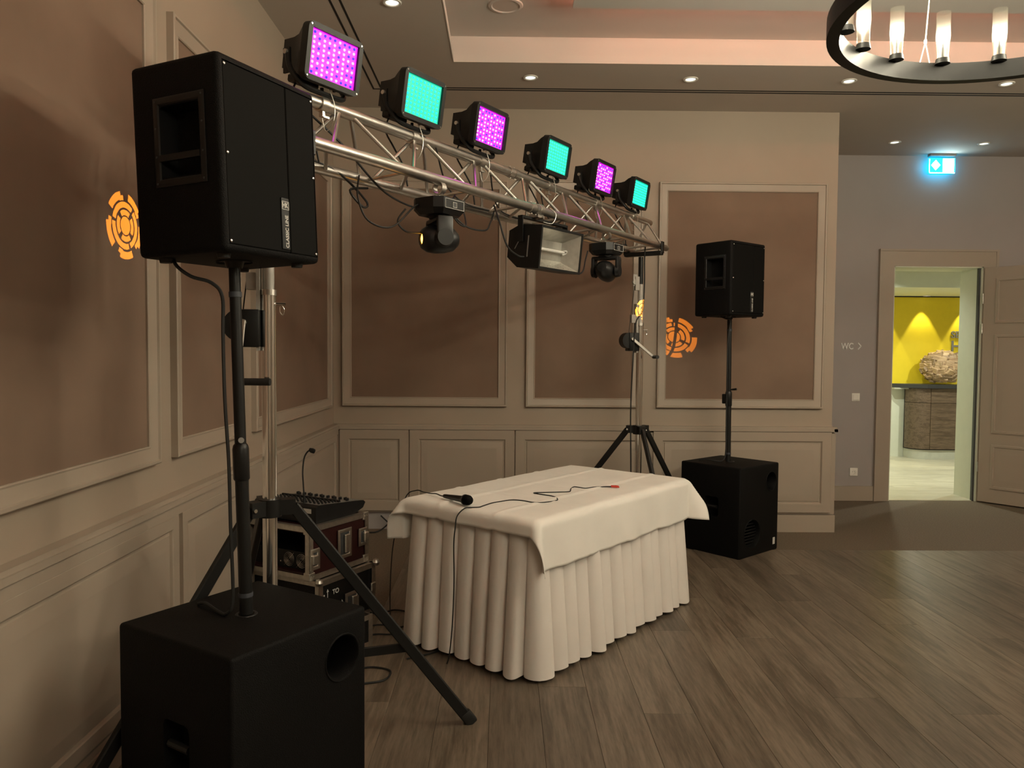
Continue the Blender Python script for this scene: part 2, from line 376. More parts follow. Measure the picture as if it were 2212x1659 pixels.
# ---- panelling
def wall_frame(parent, R, off, x0, x1, z0, z1):
    """moulded frame with fabric panel; coordinates along the wall; R rotates (X along, -Y out) to the wall."""
    mb = MB(); mb.T = Matrix.Translation(off) @ R.to_4x4()
    mb.sweep_rect(x0, x1, z0, z1, [(0, 0), (0, .030), (.004, .034), (.014, .034), (.018, .026), (.026, .024), (.066, .018), (.072, .020), (.076, .016), (.076, .002)])
    mb.build('panel_frame', 'trim', parent, 25)
    f = MB(); f.T = mb.T.copy(); f.b2(x0+.07, x1-.07, -.008, 0, z0+.07, z1-.07); f.build('fabric_panel', 'fabric', parent, 0)
def raised_door(parent, R, off, x0, x1, z0, z1, name='cupboard_door', mt='trim', th=.018, st=.075, gap=.004):
    mb = MB(); mb.T = Matrix.Translation(off) @ R.to_4x4(); x0 += gap; x1 -= gap; z0 += gap; z1 -= gap
    prof = [(0, -.02), (0, th-.002), (.002, th), (st, th), (st+.005, th-.004), (st+.009, th-.014), (st+.018, th-.014), (st+.022, th-.008), (st+.072, th+.001), (st+.078, th+.001)]
    mb.sweep_rect(x0, x1, z0, z1, prof)
    i = st+.078; h = th+.001; mb.add([(x0+i, -h, z0+i), (x1-i, -h, z0+i), (x1-i, -h, z1-i), (x0+i, -h, z1-i)], [(0, 1, 2, 3)])
    return mb.build(name, mt, parent, 20)
RI = Matrix.Identity(3); RL = Matrix.Rotation(rad(90), 3, 'Z')   # left wall: local X -> +Y, local -Y -> +X
RE = Matrix.Rotation(rad(90), 3, 'Z')
for x0, x1 in ((-1.345, .026), (.181, 1.142), (1.275, 2.668)):
    wall_frame(wall_back, RI, (0, YB, 0), x0, x1, 1.036, 2.905)
for y0, y1 in ((-.6, .62), (.80, 3.125), (3.285, 4.10), (4.33, 6.235)):
    wall_frame(wall_left, RL, (XL, 0, 0), y0, y1, 1.036, 2.905)
# back wainscot
WY = 6.385
MB().b2(XL, XE+.022, WY, YB, .15, .83).build('wainscot_board', 'trim', wall_back, 0)
MB().b2(.1, XE+.022, WY-.018, YB, 0, .145).build('baseboard', 'trim', wall_back, 0)
MB().b2(XL, .1, WY+.03, YB, 0, .15).build('toe_kick', 'farwall', wall_back, 0)
MB().b2(XE, XE+.022, YB, YF, 0, .85).build('wainscot_return', 'trim', wall_back, 0)
cap = MB(); cap.b2(XL, XE+.03, WY-.022, YB, .845, .868); cap.b2(XL, XE+.026, WY-.012, YB, .868, .885); cap.b2(XE, XE+.03, WY-.022, YF, .845, .868)
cap.build('chair_rail', 'trim', wall_back, 0)
for x0, x1 in ((-1.365, -.785), (-.785, .095), (.095, 1.215), (1.245, 2.745)):
    raised_door(wall_back, RI, (0, WY, 0), x0, x1, .16, .845)
# left wainscot
WX = XL+.03
MB().b2(XL, WX, YN, WY, .13, .84).build('wainscot_board', 'trim', wall_left, 0)
bbm = MB(); bbm.b2(XL, WX+.02, YN, WY, 0, .115); bbm.b2(XL, WX+.012, YN, WY, .115, .14); bbm.build('baseboard', 'trim', wall_left, 0)
cap = MB(); cap.b2(XL, WX+.03, YN, WY, .845, .868); cap.b2(XL, WX+.02, YN, WY, .868, .885); cap.b2(XL, WX+.018, YN, WY, .80, .845)
cap.build('chair_rail', 'trim', wall_left, 0)
for y0, y1 in ((-.9, .62), (.68, 3.24), (3.285, 4.13), (4.19, 4.36), (4.42, 6.33)):
    raised_door(wall_left, RL, (WX, 0, 0), y0, y1, .15, .80, 'raised_panel', st=.05 if y1-y0 > .3 else .02, gap=.001) if y1-y0 > .3 else None
MB().b2(WX, WX+.014, 4.15, 4.40, .145, .80).build('pilaster', 'trim', wall_left, 0)
# far wall trim
struct(MB().b2(XE+.022, 3.775, YF-.018, YF, 0, .15).build('baseboard_far', 'trim', smooth=0), 'white baseboard below the wall socket')
tm = MB(); AW = .145
tm.b2(DX0-AW, DX0, YF-.03, YF, 0, DH); tm.b2(DX1, DX1+AW, YF-.03, YF, 0, DH); tm.b2(DX0-AW, DX1+AW, YF-.03, YF, DH, DH+.16)
tm.b2(DX0-AW-.006, DX1+AW+.006, YF-.042, YF, DH+.15, DH+.17); tm.b2(DX0-AW-.004, DX0-AW+.02, YF-.036, YF, 0, DH+.15); tm.b2(DX1+AW-.02, DX1+AW+.004, YF-.036, YF, 0, DH+.15)
trim = struct(tm.build('trim_1', 'trim', smooth=0), 'cream moulded door surround')
jm = MB(); jm.b2(DX0-.001, DX0+.012, YF-.02, YF2+.02, 0, DH); jm.b2(DX1-.012, DX1+.001, YF-.02, YF2+.02, 0, DH); jm.b2(DX0, DX1, YF-.02, YF2+.02, DH-.012, DH+.001)
jm.build('jamb_lining', 'hallpaint', trim, 0)
MB().b2(DX1-.03, DX1-.012, YF+.0, YF+.03, 0, DH-.012).build('door_stop', 'darkgrey', trim, 0)
# open door leaf
door = struct(thing('door_1', 'cream panelled door standing open beside the doorway', 'door', (DX1+.01, YF-.04, .012), (0, 0, rad(-52))), None); del door['category']
leaf_w = .93; leaf_h = 2.36
lf = MB().rbox((leaf_w/2, .0, leaf_h/2), (leaf_w, .042, leaf_h), .003, 1); lf.build('leaf', 'trim', door, 30)
for s in (1, -1):
    for z0, z1 in ((1.80, 2.25), (.70, 1.69), (.14, .59)):
        pm = MB(); pm.T = (Matrix.Translation((0, -.021, 0)) if s > 0 else Matrix.Translation((leaf_w, .021, 0)) @ Matrix.Rotation(math.pi, 4, 'Z'))
        x0, x1 = .11, leaf_w-.11
        pm.sweep_rect(x0, x1, z0, z1, [(0, 0), (0, .008), (.01, .012), (.025, .012), (.032, .002), (.04, .002), (.09, .010), (.095, .010)])
        i = .095; pm.add([(x0+i, -.010, z0+i), (x1-i, -.010, z0+i), (x1-i, -.010, z1-i), (x0+i, -.010, z1-i)], [(0, 1, 2, 3)])
        pm.build('raised_panel', 'trim', door, 20)
for z in (.35, 1.75, 2.05):
    MB().cyl((-.004, -.03, z-.05), (-.004, -.03, z+.05), .008).build('hinge', 'steel', door)
hd = MB(); hd.cyl((leaf_w-.07, -.02, 1.03), (leaf_w-.07, -.07, 1.03), .011); hd.cyl((leaf_w-.07, -.065, 1.03), (leaf_w-.2, -.065, 1.03), .01); hd.build('handle', 'steel', door)

# ---- hallway beyond the door
hx0, hx1, hy1 = 3.3, 8.0, 11.15
hf = struct(MB().b2(hx0, hx1, YF2, hy1, -.1, 0).build('floor', 'gap', smooth=0), 'pale wooden hall floor beyond the doorway')
y = YF; k = 0
board_y = []
while y < hy1-.01:
    w_ = .19; xs = hx0+.4*((k*37) % 5)/5; xa = hx0 if y >= YF2 else DX0
    segs = [(DX0, DX1)] if y < YF2-.05 else [(hx0, 4.4+.37*(k % 4)), (4.4+.37*(k % 4), 6.3+.3*(k % 3)), (6.3+.3*(k % 3), hx1)]
    for a0, a1 in segs: board('plank', hf, a0, a1, y, min(y+w_, hy1), -.004, .006, 'halloak')
    y += w_; k += 1
hw = MB(); hw.b2(hx0, hx1, hy1, hy1+.1, .99, 2.34)
wy = struct(hw.build('wall_hall', 'yellow', smooth=0), 'yellow feature wall behind the reception counter')
MB().b2(hx0, hx1, hy1-.03, hy1+.1, 0, .99).build('dado_panel', 'hallpaint', wy, 0)
MB().b2(hx0, hx1, hy1-.035, hy1-.005, .985, 1.0).build('dado_cap', 'hallpaint', wy, 0)
MB().b2(hx0, hx1, hy1-.012, hy1, 2.325, 2.34).build('dark_strip', 'slot', wy, 0)  # solid dark strip along the top edge of the yellow wall
struct(MB().b2(hx0-.1, hx0, YF2, hy1+.1, 0, 3).build('wall_hall_left', 'hallpaint', smooth=0))
struct(MB().b2(hx1, hx1+.1, YF2, hy1+.1, 0, 3).build('wall_hall_right', 'hallpaint', smooth=0))
hc = MB(); hc.b2(hx0, hx1, 9.69, hy1+.1, 2.34, 3.0); hc.b2(hx0, hx1, YF2, 9.69, 2.575, 2.65); 
hceil = struct(hc.build('ceiling', 'hallpaint', smooth=0), 'pale hall ceiling with a lower soffit')
MB().b2(hx0, hx1, 9.655, 9.685, 2.562, 2.574).build('yellow_glow_strip', 'yellow', hceil, 0)  # yellow paint stands in for a glowing line of light

# ================================================================== CEILING FITTINGS
def downlight(loc, label, lit=0, group='ceiling downlights'):
    t_ = thing('downlight', label, 'downlight', loc, group=group)
    MB().lathe([(.036, -.001), (.040, -.006), (.050, -.007), (.054, -.004), (.054, 0), (.036, 0)], 28).build('trim_ring', 'white', t_)
    MB().lathe([(.0, -.0035), (.02, -.003), (.036, -.0015)], 24).build('lamp', 'halo' if lit == 2 else 'halolow', t_)
    return t_
for (x_, y_, lb, lit) in ((-.655, 4.498, 'round downlight left of the tray, nearest the slot corner', 2),
    (.178, 5.68, 'leftmost downlight in the row along the tray edge', 1), (1.345, 5.68, 'second downlight from the left along the tray edge', 1),
    (2.505, 5.68, 'third downlight along the tray edge, below the chandelier ring', 1), (3.677, 5.70, 'rightmost downlight along the tray edge', 1),
    (3.66, 7.285, 'downlight in the alcove ceiling left of the exit sign', 1), (4.511, 7.30, 'downlight in the alcove ceiling right of the exit sign', 1)):
    downlight((x_, y_, CZ), lb, lit)
cs = thing('ceiling_speaker', 'round flush ceiling loudspeaker in the tray', 'speaker', (-.006, 5.02, TZ))
MB().lathe([(.085, -.003), (.092, -.010), (.108, -.008), (.112, -.002), (.112, 0)], 36).build('rim', 'tray', cs)
MB().lathe([(.0, -.004), (.085, -.004), (.086, 0)], 36).build('grille', 'ceil', cs)

# ---- chandelier
def make_chandelier(loc, label):
    t_ = thing('chandelier', label, 'chandelier', loc, group='ring chandeliers')
    R_, hb = .70, .074
    MB().lathe([(R_-.045, .0), (R_, .0), (R_, hb), (R_-.006, hb), (R_-.006, .006), (R_-.039, .006), (R_-.039, hb), (R_-.045, hb), (R_-.045, 0)], 96).build('ring', 'bronze', t_, 30)
    rt = R_-.065
    sock = MB(); sock.cyl((0, 0, 0), (0, 0, .022), .030, .026, 16); sock.box((.025, 0, .006), (.05, .02, .012)); sock.cyl((0, 0, .02), (0, 0, .09), .004, n=8); ms = sock.mesh('socket'); ms.materials.append(M['bronze'])
    tb = MB(); tb.lathe([(.0245, .0), (.0255, .05), (.0285, .095), (.0275, .13), (.0275, .195)], 20); tb.f = [f for f in tb.f if len(f) == 4]
    mt_ = tb.mesh('tube'); mt_.materials.append(M['frost'])
    bl = MB(); bl.lathe([(.0, .078), (.008, .079), (.0125, .084), (.0140, .09), (.0140, .118), (.012, .126), (.006, .132), (0, .134)], 12); mb_ = bl.mesh('bulb'); mb_.materials.append(M['bulb'])
    for k in range(18):
        a_ = rad(9.5+20*k); 
        s_ = link('socket', ms, t_); s_.location = (rt*math.cos(a_), rt*math.sin(a_), hb-.012); s_.rotation_euler = (0, 0, a_)
        g_ = link('glass_tube', mt_, s_); g_.location = (0, 0, .02)
        b_ = link('bulb', mb_, s_); b_.location = (0, 0, .012)
    for k in range(3):
        a_ = rad(94+120*k); c_, s_ = math.cos(a_), math.sin(a_); rw = R_-.02
        wm = MB(); wm.tube([(rw*c_, rw*s_, .17), (rw*c_*.94, rw*s_*.94, .55), (rw*c_*.9, rw*s_*.9, PZ-loc[2])], .0025, 6, 2)
        for q in (-.035, .035): wm.cyl((rw*math.cos(a_+q), rw*math.sin(a_+q), hb), (rw*c_, rw*s_, .17), .002, n=6)
        wm.cyl((rw*c_, rw*s_, .165), (rw*c_, rw*s_, .18), .006, n=8)
        wm.build('suspension_wire', 'letter', t_)
    return t_
ch = make_chandelier((1.86, 2.69, 2.678), 'dark ring chandelier with frosted glass tubes at the upper right')
for k, (x_, y_) in enumerate(((1.86, -1.0), (5.2, 2.4))):  # unseen copies added as fill light for the room
    c = copy_tree(ch); c.location = (x_, y_, 2.69); c['label'] = ['added unseen ring chandelier behind the camera, left row', 'added unseen ring chandelier far right of the visible one', 'added unseen ring chandelier behind the camera, right row'][k]

# ---- exit sign
ex = thing('exit_sign', 'glowing teal emergency exit sign under the alcove ceiling', 'exit sign', (4.345, 7.70, CZ))
MB().rbox((0, 0, -.012), (.26, .06, .024), .004, 1).build('housing', 'grey', ex)
MB().rbox((0, 0, -.115), (.262, .016, .15), .003, 1).build('panel', 'exit_teal', ex)
pm = MB(); pm.add([(-.065-.045, -.0095, -.11), (-.065, -.0095, -.11-.05), (-.065+.045, -.0095, -.11), (-.065, -.0095, -.11+.05)], [(0, 1, 2, 3)])
pm.box((.062, -.0095, -.113), (.11, .002, .135)); pm.box((0, -.009, -.186), (.25, .004, .006)); pm.box((-.128, -.009, -.115), (.004, .004, .13))
pm.build('pictogram', 'exit_white', ex, 0)

# ---- WC sign, switch, socket
wc = thing('wall_lettering', 'raised pale WC letters with arrow on the grey wall', 'sign', (3.415, YF, 1.545))
text('letters', 'WC', .09, 'white_text', wc, (0, -.004, 0), (rad(90), 0, 0), .004, sx=.80)
ar = MB(); ar.box((.188, -.004, .046), (.012, .008, .048), Matrix.Rotation(rad(-42), 3, 'Y')); ar.box((.188, -.004, .016), (.012, .008, .048), Matrix.Rotation(rad(42), 3, 'Y')); ar.build('arrow', 'white_text', wc, 0)
sw = thing('light_switch', 'square white light switch below the WC letters', 'switch', (3.577, YF, 1.058))
MB().rbox((0, -.005, 0), (.082, .01, .082), .004, 2).build('frame', 'white', sw); MB().rbox((0, -.011, 0), (.056, .008, .056), .003, 1).build('rocker', 'white', sw)
so = thing('wall_socket', 'square white power socket low on the grey wall', 'socket', (3.575, YF, .295))
plate = MB().rbox((0, -.006, 0), (.082, .012, .082), .004, 2).build('plate', 'white', so); cut(plate, [MB().cyl((0, -.03, 0), (0, -.003, 0), .02, n=24)])
hp = MB()
for s in (-1, 1): hp.cyl((s*.0095, -.0035, 0), (s*.0095, -.0025, 0), .003, n=8)
hp.build('pin_holes', 'slot', so)

# ================================================================== RECEPTION
rc = thing('reception_counter', 'dark wood reception counter with black top beyond the doorway', 'counter', (5.95, 10.78, 0))
def cplan(o):      # plan outline offset by o, local
    pts = [(2.0, .30-.0), (2.0, -.03-o)]
    pts += [(.08, -o)]
    for k in range(9):
        a_ = rad(-90-90*k/8); pts.append((.08+(.24+o)*math.cos(a_), .24+(.24+o)*math.sin(a_)))
    pts += [(-.16-o, .30)]
    return pts[::-1]
MB().prism(cplan(-.03), 0, .15).build('plinth', 'plinth', rc)
MB().prism(cplan(-.02), .14, 1.02).build('core', 'slot', rc)
def cpanel(i0, i1, z0, z1):
    o_ = cplan(0)[::-1]; pts = o_[1:]; seg = pts[i0:i1+1]; mb = MB(); n_ = len(seg)
    inn = [(p[0]*1.0, p[1]+.015) for p in seg]
    inn = cplan(-.02)[::-1][1:][i0:i1+1]
    mb.prism(list(reversed(seg))+inn, z0, z1) if False else mb.prism(seg[::-1]+inn, z0, z1)
    return mb.build('front_panel', 'counter', rc, 40)
for z0, z1 in ((.155, .808), (.814, 1.015)):
    cpanel(1, 10, z0, z1)
for a0, a1 in ((.085, .72), (.725, 1.36), (1.365, 2.0)):
    for z0, z1 in ((.155, .808), (.814, 1.015)): MB().b2(a0, a1, -.02 if a0 > .1 else -.005, .02, z0, z1).build('front_panel', 'counter', rc, 0)
MB().prism([(2.05, .34), (-.22, .34), (-.38, .30), (-.36, .22), (.0, -.06), (2.05, -.1)], 1.02, 1.075).build('counter_top', 'halltop', rc, 0)
MB().b2(-.36, -.15, .16, .33, 1.0, 1.018).build('shelf', 'plinth', rc, 0)
ball = thing('driftwood_ball', 'ball of overlapping driftwood pieces on the reception counter', 'ornament', (6.21, 10.84, 1.075+.24))
ms_ = MB(); ms_.lathe([(.0, -.215)]+[(.255*math.cos(rad(a_)), .215*math.sin(rad(a_))) for a_ in range(-80, 81, 10)]+[(0, .215)], 24); ms_.build('core', 'chipcore', ball)
cp = MB(); cp.rbox((0, 0, 0), (.19, .10, .04), .006, 1)
for i, v in enumerate(cp.v):
    x_, y_, z_ = v; cp.v[i] = (x_, y_*(1-.3*abs(x_)/.1), z_-1.4*x_*x_-1.2*y_*y_)
mchip = cp.mesh('wood_piece'); mchip.materials.append(M['chip']); rr = random.Random(5)
N = 84
for i in range(N):
    zf = 1-2*(i+.5)/N; ph = i*2.39996; rxy = math.sqrt(1-zf*zf); nrm = Vector((rxy*math.cos(ph), rxy*math.sin(ph), zf))
    if zf < -.93: continue
    o = link('wood_piece', mchip, ball); o.location = (nrm.x*.258, nrm.y*.258, nrm.z*.222)
    up = Vector((0, 0, 1)); xa = up.cross(nrm).normalized() if abs(zf) < .98 else Vector((1, 0, 0)); ya = nrm.cross(xa)
    R_ = Matrix((xa, ya, nrm)).transposed() @ Matrix.Rotation(rr.uniform(-.35, .35), 3, 'Z') @ Matrix.Rotation(rr.uniform(.10, .38), 3, 'X') @ Matrix.Rotation(rr.uniform(-.15, .15), 3, 'Y')
    o.rotation_euler = R_.to_euler(); o.scale = (rr.uniform(.8, 1.25), rr.uniform(.8, 1.2), rr.uniform(.8, 1.2))
hl = thing('hall_wall_lettering', 'dark letters on the yellow hall wall', 'sign', (6.50, hy1, 0))
text('upper_letters', 'SEI', .135, 'grey', hl, (0, -.006, 1.742), (rad(90), 0, 0), .006)
text('lower_letters', 'H', .215, 'grey', hl, (0, -.006, 1.548), (rad(90), 0, 0), .006)
def spot(name, loc, target, energy, col, angle, blend=.15, size=.02, parent=None):
    l = bpy.data.lights.new(name, 'SPOT'); l.energy = energy; l.color = col; l.spot_size = angle; l.spot_blend = blend; l.shadow_soft_size = size
    o = bpy.data.objects.new(name, l); COL.objects.link(o); o.location = loc
    o.rotation_euler = (Vector(target)-Vector(loc)).to_track_quat('-Z', 'Y').to_euler()
    return o
for k, x_ in enumerate((5.46, 6.06, 6.68, 7.3)):
    downlight((x_, 11.02, 2.34), ['soffit downlight left of the visible one', 'lit soffit downlight above the driftwood ball', 'soffit downlight right of the visible one', 'soffit downlight farthest right'][k], 2, 'soffit downlights over the reception counter')
    spot('soffit_lamp', (x_, 11.02, 2.325), (x_, 11.03, 0), L_SPOT, (1, .93, .62), rad(56), .12)
for k, (x_, y_) in enumerate(((4.6, 9.2), (6.2, 9.2))):  # out-of-view lamps added to brighten the hall floor and door jamb
    downlight((x_, y_, 2.575), ['added unseen hall downlight behind the doorway', 'added unseen hall downlight right of the doorway'][k], 2, 'added hall downlights')
    spot('hall_fill_lamp', (x_, y_, 2.56), (x_, y_, 0), L_HALL, (.97, 1, .84), rad(150), .5, .05)

# ================================================================== LOUDSPEAKERS
def make_sub(loc, yaw, label):
    W, D, H_ = .526, .52, .669
    t_ = thing('subwoofer', label, 'subwoofer', loc, (0, 0, yaw), 'subwoofers')
    cab = MB().rbox((0, 0, H_/2), (W, D, H_), .012, 3).build('cabinet', 'blackcab', t_)
    cut(cab, [MB().cyl((.155, -D/2-.05, .535), (.155, -D/2+.16, .535), .070, n=40), MB().cyl((-.095, -D/2-.05, .17), (-.095, -D/2+.16, .17), .105, n=40),
              MB().rbox((-W/2, -.02, .36), (.14, .12, .15), .02, 2), MB().rbox((W/2, -.02, .36), (.14, .12, .15), .02, 2)])
    for cx, cz, r_ in ((.155, .535, .070), (-.095, .17, .105)):
        MB().lathe([(r_+.006, 0), (r_+.003, .003), (r_, .002), (r_-.004, -.004), (r_-.004, -.10), (r_-.001, -.10), (r_-.001, 0)], 40, Matrix.Rotation(rad(90), 3, 'X'), (cx, -D/2, cz)).build('port_ring', 'blackcab', t_)
    gm = MB()
    for q in range(-4, 5):
        h = math.sqrt(max(0, .1**2-(q*.0225)**2)); gm.b2(-.095-h, -.095+h, -D/2+.03, -D/2+.034, .17+q*.0225-.004, .17+q*.0225+.004)
    gm.build('port_bars', 'blackplastic', t_, 0)
    MB().rbox((.205, -D/2-.001, .075), (.028, .004, .052), .001, 1).build('badge', 'letter', t_)
    MB().lathe([(.024, .0), (.026, .002), (.033, .002), (.034, .0)], 24, None, (0, 0, H_)).build('pole_socket', 'blackplastic', t_)
    for s in (-1, 1):
        hm = MB(); hm.tube([(s*(W/2-.012), -.065, .36), (s*(W/2-.012), .025, .36)], .012, 8, 1); hm.build('side_handle', 'blackplastic', t_)
    return t_
make_sub((-.804, 2.391, 0), 1.003, 'large black subwoofer in the near left foreground')
make_sub((1.734, 5.838, 0), .706, 'black subwoofer standing behind the table by the back wall')

def make_speaker(loc, rot, label):
    W, D, H_ = .425, .325, .545
    t_ = thing('loudspeaker', label, 'loudspeaker', loc, rot, 'loudspeakers on poles')
    cab = MB().rbox((0, 0, 0), (W, D, H_), .016, 3).build('cabinet', 'blackcab', t_)
    cut(cab, [MB().rbox((-W/2, -.02, .045), (.13, .15, .20), .012, 2), MB().rbox((W/2, -.02, .045), (.13, .15, .20), .012, 2), MB().b2(-W/2+.02, W/2-.012, -D/2-.05, -D/2+.008, -H_/2+.02, H_/2-.02)])
    seam = .07
    for x0, x1 in ((-W/2+.021, seam-.001), (seam+.001, W/2-.013)):
        MB().rbox(((x0+x1)/2, -D/2+.006, 0), (x1-x0, .01, H_-.042), .003, 1).build('grille_panel', 'grille', t_)
    for x_ in (-W/2+.028, W/2-.02):
        for z_ in (-H_/2+.03, 0, H_/2-.03):
            MB().lathe([(.0045, 0), (.0045, .002), (.003, .0035), (0, .004)], 12, Matrix.Rotation(rad(90), 3, 'X'), (x_, -D/2+.001, z_)).build('screw', 'screw', t_)
    np_ = MB().rbox((seam-.024, -D/2-.001, -.165), (.034, .004, .155), .001, 1).build('nameplate', 'blackplastic', t_)
    text('plate_text', 'CLASSIC LINE', .019, 'letter', np_, (seam-.014, -D/2-.0035, -.238), (rad(90), rad(-90), 0), .0006, sx=.86)
    text('plate_logo', 'HK', .022, 'letter', np_, (seam-.038, -D/2-.0035, -.117), (rad(90), 0, 0), .0006, sx=.85)
    fm = MB()
    for (bx, bz, sx_, sz_) in ((seam-.024, -.0985, .031, .0015), (seam-.024, -.122, .031, .0015), (seam-.039, -.11, .0015, .024), (seam-.009, -.11, .0015, .024)):
        fm.box((bx, -D/2-.0035, bz), (sx_, .001, sz_))
    fm.build('logo_frame', 'letter', np_, 0)
    for s in (-1, 1):
        hp_ = MB(); xx = s*(W/2+.0005)
        R_ = Matrix.Rotation(rad(-90 if s < 0 else 90), 4, 'Z')
        hp_.T = Matrix.Translation((xx, -.02, .045)) @ R_
        hp_.sweep_rect(-.095, .095, -.125, .125, [(0, 0), (0, .002), (.003, .004), (.018, .004), (.022, .001), (.024, -.06)])
        h_ = hp_.build('handle_plate', 'blackplastic', t_)
        sc = MB(); sc.T = hp_.T.copy()
        for a_ in (-.086, .086):
            for b_ in (-.115, -.04, .04, .115): sc.cyl((a_, -.003, b_), (a_, -.0055, b_), .003, n=8)
        o = sc.build('handle_screws', 'darkgrey', h_); o['kind'] = 'stuff'
        br = MB(); br.T = hp_.T.copy(); br.box((0, .0, -.045), (.148, .012, .018)); br.build('handle_bar', 'blackplastic', h_, 0)
    for x_ in (-.16, .16):
        for y_ in (-.11, .11): MB().cyl((x_, y_, -H_/2-.012), (x_, y_, -H_/2+.001), .017, .02, 14).build('foot', 'rubber', t_)
    MB().lathe([(.055, -.004), (.055, 0), (.03, -.0), (.024, -.02), (.022, -.02), (.022, -.004)], 24, None, (0, 0, -H_/2)).build('pole_flange', 'blackplastic', t_)
    return t_
make_speaker((-.843, 2.392, 2.042), (-.030, -.016, 1.16), 'large black loudspeaker on a pole in the near left foreground')
make_speaker((1.705, 5.832, 2.045), (0, 0, .663), 'black loudspeaker on a pole in front of the back wall')
def make_pole(p, q, label, near):
    t_ = thing('speaker_pole', label, 'speaker pole', p, group='speaker poles')
    d = Vector(q)-Vector(p); L = d.length; t_.rotation_euler = d.to_track_quat('Z', 'Y').to_euler()
    MB().cyl((0, 0, .001), (0, 0, L*.47), .0205, n=24).build('lower_tube', 'blackmetal', t_)
    MB().cyl((0, 0, L*.45), (0, 0, L), .0175, n=24).build('upper_tube', 'blackmetal', t_)
    MB().lathe([(.0215, L*.385), (.025, L*.39), (.025, L*.475), (.0225, L*.485), (.0185, L*.49), (.0185, L*.385)], 24).build('clamp_collar', 'blackplastic', t_)
    k_ = MB(); k_.T = Matrix.Rotation(rad(25), 4, 'Z'); k_.cyl((.02, 0, L*.5), (.062, 0, L*.505), .006, .009, 10); k_.rbox((-.038, 0, L*.435), (.028, .022, .075), .006, 2); k_.build('clamp_lever', 'grey' if near else 'blackplastic', t_)
    MB().cyl((0, 0, .055), (0, 0, .068), .0225, n=20).build('tape_band', 'tape', t_)
    MB().cyl((0, 0, L*.905), (0, 0, L*.92), .0195, n=20).build('tape_band', 'tape', t_)
make_pole((-.804, 2.391, .6705), (-.834, 2.393, 1.764), 'black telescopic pole under the near loudspeaker', True)
make_pole((1.718, 5.836, .6705), (1.708, 5.832, 1.768), 'black telescopic pole under the loudspeaker by the back wall', False)
cable('speaker_cable', [(-.985, 2.47, .675), (-.955, 2.45, .683), (-.90, 2.40, .676), (-.855, 2.36, .68), (-.835, 2.36, .73), (-.842, 2.365, .95), (-.846, 2.365, 1.15), (-.857, 2.366, 1.35), (-.862, 2.37, 1.55), (-.862, 2.366, 1.66), (-.885, 2.34, 1.70), (-.93, 2.30, 1.715), (-.975, 2.30, 1.75), (-.985, 2.31, 1.79)], .0055,
      'black cable running up the near speaker pole to the loudspeaker')
cable('speaker_cable', [(1.50, 5.86, .675), (1.54, 5.84, .684), (1.60, 5.80, .68), (1.66, 5.79, .682), (1.69, 5.80, .75), (1.69, 5.80, 1.0), (1.688, 5.80, 1.3), (1.69, 5.80, 1.6), (1.70, 5.79, 1.74), (1.66, 5.77, 1.755), (1.60, 5.80, 1.785)], .0055,
      'black cable running up the far speaker pole to the loudspeaker')

